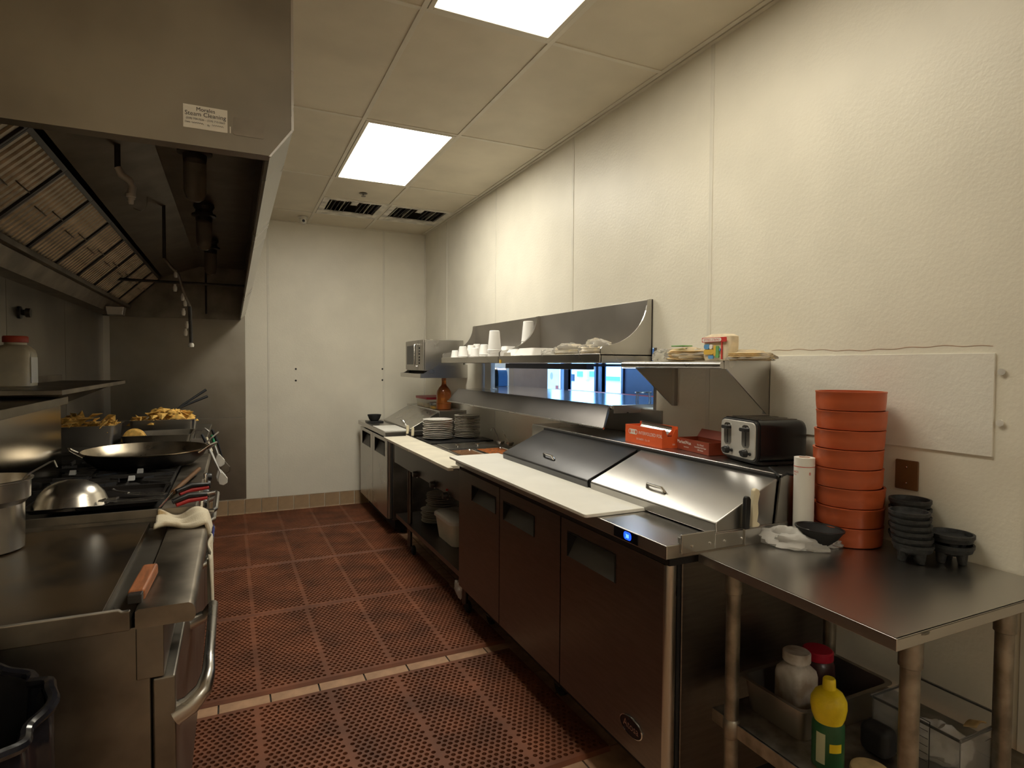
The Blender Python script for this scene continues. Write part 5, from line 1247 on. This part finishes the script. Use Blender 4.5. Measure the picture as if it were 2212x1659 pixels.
# ------------------------------------------------------------------ open burner range
RZ = .960
br = thing('burner_range', 'long open-burner range with black iron grates', 'range', (-.58, 3.4, 0))
QY0, QY1 = 2.655, 4.18
obj('range_body', MB().box(-1.03, -.175, QY0, QY1, .10, .925), 'steel_dark', br, bevel=.003)
obj('near_top_rail', MB().box(-1.03, -.255, QY0, QY0 + .010, .915, RZ), 'steel_grease', br, bevel=.002)
obj('drip_deck', MB().box(-1.02, -.258, QY0 + .010, QY1, .915, .930), 'iron', br)
obj('front_ledge', MB().prism([(-.256, .915), (-.140, .915), (-.131, .925), (-.131, .950), (-.138, RZ), (-.256, RZ)], 'y', QY0, QY1), 'steel_grease', br, bevel=.002)
obj('valve_panel', MB().box(-.20, -.160, QY0, QY1, .76, .915), 'steel_dark', br)
for d_ in (0, 1):
    o_ = obj('oven_door', MB().box(-.19, -.14, QY0 + .02 + .75 * d_, QY0 + .74 + .75 * d_, .14, .74), 'steel_dark', br, bevel=.005)
    obj('door_handle', MB().tube([(-.142, QY0 + .08 + .75 * d_, .68), (-.10, QY0 + .09 + .75 * d_, .70), (-.10, QY0 + .67 + .75 * d_, .70), (-.142, QY0 + .68 + .75 * d_, .68)], .013, 10), 'steel', o_, smooth=True)
for k in range(6):
    yv = QY0 + .1 + k * .25
    kn = obj('burner_knob', MB().lathe([(.0001, .040), (.020, .040), (.024, .032), (.026, .0)], (-.160, yv, .84), 16, axis='x'), 'black_plastic', br, smooth=True)
for px, py in ((440, 1034), (431, 1096)):
    q = at_z(px, py, .955)
    obj('rail_post', MB().lathe([(.0001, .028), (.008, .027), (.010, .022), (.010, -.02)], (q.x + .008, q.y, .955), 12), 'chrome', br, smooth=True)
obj('towel_rail', MB().tube([(-.135, QY0 + .01, .93), (-.075, QY0 + .0, .935), (-.068, QY0 + .03, .935), (-.068, QY0 + .35, .935), (-.075, QY0 + .38, .935), (-.135, QY0 + .37, .93)], .009, 10), 'steel', br, smooth=True)
# grates: each grate is a cast frame with fingers
def grate():
    m = MB(); w, d, h = .355, .300, .018
    def bar(x0, y0, x1, y1, t=.008, z0=0, z1=h):
        a = Vector((x0, y0, 0)); b = Vector((x1, y1, 0)); dd = (b - a).normalized(); n = Vector((-dd.y, dd.x, 0)) * t / 2
        m.hexa([(a.x - n.x, a.y - n.y, z0), (b.x - n.x, b.y - n.y, z0), (b.x + n.x, b.y + n.y, z0), (a.x + n.x, a.y + n.y, z0), (a.x - n.x * .7, a.y - n.y * .7, z1), (b.x - n.x * .7, b.y - n.y * .7, z1), (b.x + n.x * .7, b.y + n.y * .7, z1), (a.x + n.x * .7, a.y + n.y * .7, z1)])
    W, D = w / 2, d / 2
    bar(-W, -D, W, -D); bar(-W, D, W, D); bar(-W, -D, -W, D); bar(W, -D, W, D)
    for sx_, sy_ in ((1, 1), (1, -1), (-1, 1), (-1, -1)): bar(sx_ * W, sy_ * D, sx_ * .05, sy_ * .042)
    bar(0, -D, 0, -.05); bar(0, D, 0, .05); bar(-W, 0, -.05, 0); bar(W, 0, .05, 0)
    for s in (-1, 1):
        bar(s * W, -.075, s * .085, -.075); bar(s * W, .075, s * .085, .075)
    return mesh_of('grate', m, 'iron')
gm = grate()
bur = mesh_of('burner', MB().lathe([(.0001, .016), (.030, .016), (.040, .010), (.044, .0), (.050, -.02)], (0, 0, 0), 20), 'iron', smooth=True)
for i in range(2):
    for j in range(3):
        x, yv = -.445 - .365 * i, 3.30 + .31 * j
        place('grate', gm, (x, yv, .957), br); place('burner', bur, (x, yv, .938), br)
for px, py in ((318, 1002), (303, 1021), (284, 1037), (157, 1025)):
    q = at_z(px, py, .976)
    tag(obj('grate_glint', MB().hexa([(q.x - .013, q.y - .014, .9755), (q.x + .013, q.y - .014, .9755), (q.x + .013, q.y + .014, .9755), (q.x - .013, q.y + .014, .9755), (q.x - .012, q.y + .006, .996), (q.x + .012, q.y + .006, .996), (q.x + .013, q.y + .014, .994), (q.x - .013, q.y + .014, .994)]), 'glint_matte'), 'small pale plate standing for a highlight on the grates, %s' % {318: 'the farthest', 303: 'second farthest', 284: 'nearest of the three in line', 157: 'alone by the pot'}[px], 'grate highlight')  # tilted pale plates: reflections off the grate tops put into shape and colour
# back guard
bgd = obj('back_guard', MB().box(-1.07, -.775, QY0, 3.62, .930, 1.318), 'steel_guard', br, bevel=.003)
obj('guard_shelf', MB().box(-1.07, -.745, QY0 - .02, 3.625, 1.318, 1.356), 'steel_hood', br, bevel=.003)
# sheet pan and utensils on the near part
sp = thing('sheet_pan', 'blackened sheet pan over the near burners', 'sheet pan', (-.47, 2.92, RZ))
hotel_pan(sp, -.70, -.275, 2.715, 3.105, .9615, .976, 'pan_black', .002, .008, .008)
dm_ = thing('steel_bowl', 'upturned shiny steel bowl with a side handle on the sheet pan', 'bowl', (-.578, 2.835, .966))
q = Vector((-.578, 2.835, .966))
obj('dome', MB().lathe([(.124, 0), (.127, .002), (.122, .008), (.108, .045), (.085, .072), (.055, .090), (.025, .098), (.0001, .099)], q, 40), 'bowl_steel', dm_, smooth=True)
obj('side_handle', MB().tube([q + Vector((.118, -.03, .012)), q + Vector((.150, -.035, .016)), q + Vector((.155, -.01, .016)), q + Vector((.122, .0, .012))], .006, 8), 'steel', dm_, smooth=True)
def spatula(c, ang, L, label, w=.05):
    t = thing('spatula', label, 'spatula', c, ang)
    obj('blade', MB().prism([(-.012, -.01), (.012, -.01), (w / 2, .06), (w / 2, .16), (-w / 2, .16), (-w / 2, .06)], 'z', 0, .002), 'steel', t, local=True)
    obj('handle', MB().tube([(0, 0, .002), (0, -.06, .01), (0, -L, .016)], .007, 8, flat=.5), 'steel', t, local=True, smooth=True)
spatula((-.40, 2.925, .9785), -2.1, .07, 'flat steel spatula on the sheet pan, the one farther back'); spatula((-.418, 2.765, .9785), -1.45, .035, 'flat steel spatula on the sheet pan edge, nearer the griddle')
fk = thing('grill_fork', 'long brown handled grill fork lying across the range ledge', 'fork', (-.2, 2.9, RZ))
a = at_z(343, 1097, .966); b = at_z(374, 1063, .985); c = at_z(430, 1013, .99)
obj('shaft', MB().cyl(a, b, .004, 8), 'chrome', fk, smooth=True); obj('handle', MB().cyl(b, c, .010, 10), 'brown_plate', fk, smooth=True)
def gripper(p0, p1, label):
    t = thing('tongs', label, 'tongs', p0); a = Vector(p0); b = Vector(p1); d = b - a
    mid = a + d * .45 + Vector((0, 0, .014))
    obj('upper_grip', MB().tube([a + Vector((0, 0, .016)), mid + Vector((0, 0, .012)), b + Vector((0, 0, .012))], [.010, .012, .007], 10), 'black_plastic', t, smooth=True)
    obj('lower_grip', MB().tube([a + d * .1, mid + Vector((0, .0, -.008)), b + Vector((0, 0, -.002))], [.008, .010, .007], 10), 'red_grip', t, smooth=True)
gripper(at_z(381, 1070, .972), at_z(450, 1052, .985), 'red and black gripped tongs on the ledge, the upper pair')
gripper(at_z(373, 1093, .972), at_z(447, 1074, .985), 'red and black gripped tongs on the ledge, the lower pair')
# paella pan
pc = Vector((-.425, 3.735, .9755))
pp_ = thing('paella_pan', 'huge shallow steel pan with loop handles on the far burners', 'pan', pc)
obj('pan_body', MB().lathe([(.0001, 0), (.190, 0), (.225, .008), (.270, .045), (.292, .080), (.297, .084), (.299, .088), (.293, .089), (.264, .046), (.220, .013), (.0001, .006)], pc, 56), ['pan_inside'][0], pp_, smooth=True)
obj('pan_underside', MB().lathe([(.0001, -.001), (.192, -.001), (.227, .006), (.272, .043), (.295, .079)], pc, 56), 'pan_black', pp_, smooth=True)
for a0 in (PI * 1.08, PI * .02 - .35):
    ca, sa = math.cos(a0), math.sin(a0); tt = Vector((-sa, ca, 0)); rr_ = Vector((ca, sa, 0))
    obj('loop_handle', MB().tube([pc + rr_ * .285 - tt * .07 + Vector((0, 0, .072)), pc + rr_ * .335 - tt * .055 + Vector((0, 0, .108)), pc + rr_ * .335 + tt * .055 + Vector((0, 0, .108)), pc + rr_ * .285 + tt * .07 + Vector((0, 0, .072))], .007, 10), 'chrome', pp_, smooth=True)

# ------------------------------------------------------------------ landing table behind the range, with chip pans
lt_ = thing('landing_table', 'steel landing table between the range and the back wall', 'table', (-.6, 4.9, 0))
obj('tabletop', MB().box(-1.06, -.17, 4.20, 5.75, .985, 1.005), 'steel_dark', lt_, bevel=.003)
obj('cabinet', MB().box(-1.05, -.20, 4.22, 5.73, .10, .985), 'steel_dark', lt_)
for x in (-1.0, -.25):
    for yv in (4.3, 5.65): obj('leg', MB().cyl((x, yv, 0), (x, yv, .101), .02, 12), 'galv', lt_, smooth=True)
def chips(x0, x1, y0, y1, z0, h, n, name, label, cat='chips'):
    m = MB(); rnd = random.Random(int(x0 * 1000) + n)
    for i in range(n):
        x = rnd.uniform(x0, x1); yv = rnd.uniform(y0, y1); ex = 1 - (2 * (x - x0) / (x1 - x0) - 1) ** 4
        z = z0 + rnd.random() ** 1.4 * h * ex
        R_ = Matrix.Rotation(rnd.uniform(0, 6.3), 3, 'Z') @ Matrix.Rotation(rnd.uniform(-1.1, 1.1), 3, 'X'); s = rnd.uniform(.030, .050)
        base = [(-s, -s * .6, 0), (s, -s * .6, 0), (0, s, 0), (0, -s * .1, s * .28)]
        vs = [Vector((x, yv, z)) + R_ @ Vector(q) for q in base]; vs2 = [v + R_ @ Vector((0, 0, .003)) for v in vs]
        m.add(vs + vs2, [(0, 1, 3), (1, 2, 3), (2, 0, 3), (5, 4, 7), (6, 5, 7), (4, 6, 7), (0, 4, 5, 1), (1, 5, 6, 2), (2, 6, 4, 0)])
    o = obj(name, m, 'chip'); o['kind'] = 'stuff'; tag(o, label, cat)
c1 = thing('chip_pan', 'deep steel pan heaped with tortilla chips beside the back guard', 'pan', (-.80, 4.55, 1.0055)); hotel_pan(c1, -1.02, -.672, 4.42, 4.72, 1.0055, 1.128, 'steel_dull')
chips(-1.0, -.69, 4.44, 4.70, 1.105, .085, 75, 'tortilla_chips', 'tortilla chips heaped in the left deep pan')
c2 = thing('chip_pan', 'deep steel pan of tortilla chips at the right end', 'pan', (-.45, 4.98, 1.0055)); hotel_pan(c2, -.652, -.250, 4.82, 5.12, 1.0055, 1.122, 'steel')
chips(-.635, -.268, 4.84, 5.10, 1.10, .085, 75, 'tortilla_chips', 'tortilla chips heaped in the right deep pan')
c3 = thing('shallow_pan', 'shallow steel pan with a folded taco shell in front of the right chip pan', 'pan', (-.45, 4.55, 1.0055)); hotel_pan(c3, -.640, -.250, 4.40, 4.72, 1.0055, 1.060, 'steel_dark')
tsm = MB()
for sg in (-1, 1): tsm.grid(lambda s, t: (-.575 + .068 * t * math.cos(s * PI), 4.47 + sg * (.018 - .014 * math.sin(s * PI) * t), 1.022 + .080 * t * math.sin(s * PI)), 18, 5)
tsm.grid(lambda s, t: (-.575 + .068 * math.cos(s * PI), 4.47 + (2 * t - 1) * (.018 - .014 * math.sin(s * PI)), 1.022 + .080 * math.sin(s * PI)), 18, 2)
sh = obj('taco_shell', tsm, 'chip', smooth=True, fix=False)
sh.modifiers.new('thick', 'SOLIDIFY').thickness = .003; tag(sh, 'folded crisp taco shell standing in the shallow pan', 'taco shell')
tg = thing('tongs', 'dark tongs sticking out of the right chip pan', 'tongs', (-.40, 5.0, 1.12))
for q0, q1, nm in (((372, 892), (445, 842), 'upper_arm'), ((376, 888), (448, 856), 'lower_arm')):
    a = at_y(*q0, 4.95); b = at_y(*q1, 5.05); obj(nm, MB().tube([a, a + (b - a) * .3 + Vector((0, 0, .006)), b], [.005, .008, .010], 8), 'black_rubber', tg, smooth=True)
a = at_y(374, 890, 4.95); obj('head', MB().tube([a, a + Vector((-.004, 0, -.05))], .009, 8, flat=.3), 'chrome', tg, smooth=True)
# wire rack end and hanging tongs
hk = thing('utensil_hook', 'bent steel hook bracket at the right end of the shallow pan', 'hook', at_y(432, 940, 4.3))
hp = [at_y(*q, 4.3) for q in ((420, 948), (424, 930), (436, 930), (442, 925), (452, 932))]
obj('hook_wire', MB().tube(hp, .006, 8), 'steel_dull', hk, smooth=True)
obj('hook_plate', MB().box(-.245, -.172, 4.28, 4.30, 1.0055, 1.045), 'steel_dull', hk)
def hang_tongs(p, label, headpx, grip, y=4.15):
    t = thing('tongs', label, 'tongs', at_y(*p[0], y))
    P_ = [at_y(*q, y) for q in p]
    obj('grip', MB().tube(P_[:2], [.013, .017], 8, flat=.6), grip, t, smooth=True)
    obj('arm', MB().tube(P_[1:], [.013, .009], 8, flat=.5), 'nozzle' if grip != 'black_rubber' else 'black_rubber', t, smooth=True)
    h = P_[-1]
    obj('head', MB().prism([(h.x - .009, h.z + .012), (h.x + .007, h.z + .012), (h.x + .036, h.z - .026), (h.x + .034, h.z - .056), (h.x + .012, h.z - .070), (h.x - .012, h.z - .062), (h.x - .020, h.z - .030)], 'y', h.y - .008, h.y + .004), 'nozzle' if grip != 'black_rubber' else 'steel_dark', t, bevel=.004)
hang_tongs([(436, 938), (452, 970), (478, 1024)], 'steel tongs with a black and white grip hanging off the range end', None, 'black_plastic', 4.05)
hang_tongs([(446, 945), (456, 975), (474, 1018)], 'tongs with a cream grip hanging behind the black gripped pair', None, 'cream_handle', 4.12)
hang_tongs([(457, 940), (464, 962), (472, 985)], 'tongs with a green grip hanging off the range end', None, 'green_grip', 4.19)
hang_tongs([(458, 928), (470, 955), (484, 1000)], 'dark tongs hanging farthest from the range', None, 'black_rubber', 4.26)
ra = thing('utensil_rail', 'steel rail on the range end from which the tongs hang', 'rail', (-.17, 4.2, 1.0))
obj('rail_bar', MB().tube([(-.19, 4.03, 1.006), (-.12, 4.03, 1.075), (-.09, 4.28, 1.080), (-.19, 4.30, 1.010)], .005, 8), 'steel_dull', ra, smooth=True)
# shelf above
sa = thing('plate_shelf', 'greasy steel wall shelf over the landing table', 'shelf', (-.9, 4.4, 1.37))
obj('shelf_board', MB().box(-1.075, -.70, 3.30, 5.05, 1.376, 1.400), 'steel_grease', sa, bevel=.003)
obj('back_lip', MB().box(-1.078, -1.070, 3.30, 5.05, 1.40, 1.44), 'steel_grease', sa)
for yv in (3.7, 5.0): obj('bracket', MB().prism([(-1.075, 1.376), (-.75, 1.376), (-1.06, 1.24), (-1.075, 1.24)], 'y', yv, yv + .006), 'steel_grease', sa)
q = Vector((-.985, 3.76, 1.4005))
jr = thing('seasoning_jar', 'dirty plastic gallon jar with a red lid on the wall shelf', 'jar', q)
sq_jar(jr, q, .150, .225, 'jar_plastic', .03)
obj('jar_lid', MB().lathe([(.0001, .255), (.048, .255), (.052, .250), (.052, .224), (.048, .222)], q, 28), 'lid_red', jr, smooth=True)
obj('label_patch', MB().box(q.x + .0745, q.x + .0765, q.y - .06, q.y + .05, q.z + .02, q.z + .15), 'paper', jr)

# ------------------------------------------------------------------ trash can
tc = Vector((-.600, 1.395, 0))
tr = thing('trash_can', 'trash can lined with a glossy black bag in the near corner', 'trash can', tc)
obj('can_body', MB().lathe([(.0001, .01), (.20, .0), (.21, .01), (.255, .83), (.26, .85)], tc, 40), 'black_plastic', tr, smooth=True)
m = MB()
def bagf(s, t):
    a = 2 * PI * s; r = .263 + .008 * math.sin(a * 9) + .006 * math.sin(a * 17 + 1)
    if t < .5: k = t / .5; return (tc.x + (r + .006) * math.cos(a), tc.y + (r + .006) * math.sin(a), 0.64 + .22 * k + .01 * math.sin(a * 7))
    k = (t - .5) / .5; rr_ = r * (1 - .10 * k); return (tc.x + rr_ * math.cos(a), tc.y + rr_ * math.sin(a), 0.86 + .012 * math.sin(a * 6) * (1 - k) - .40 * k)
obj('bag_liner', MB().grid(bagf, 96, 14), 'trash_bag', tr, smooth=True, fix=False)

obj('bag_rim', MB().tube([(tc.x + (.268 + .008 * math.sin(a * 9) + .006 * math.sin(a * 17 + 1)) * math.cos(a), tc.y + (.268 + .008 * math.sin(a * 9) + .006 * math.sin(a * 17 + 1)) * math.sin(a), .858 + .012 * math.sin(a * 6)) for a in [2 * PI * i / 120 for i in range(120)]], .011, 8, closed=True), 'trash_bag', tr, smooth=True)
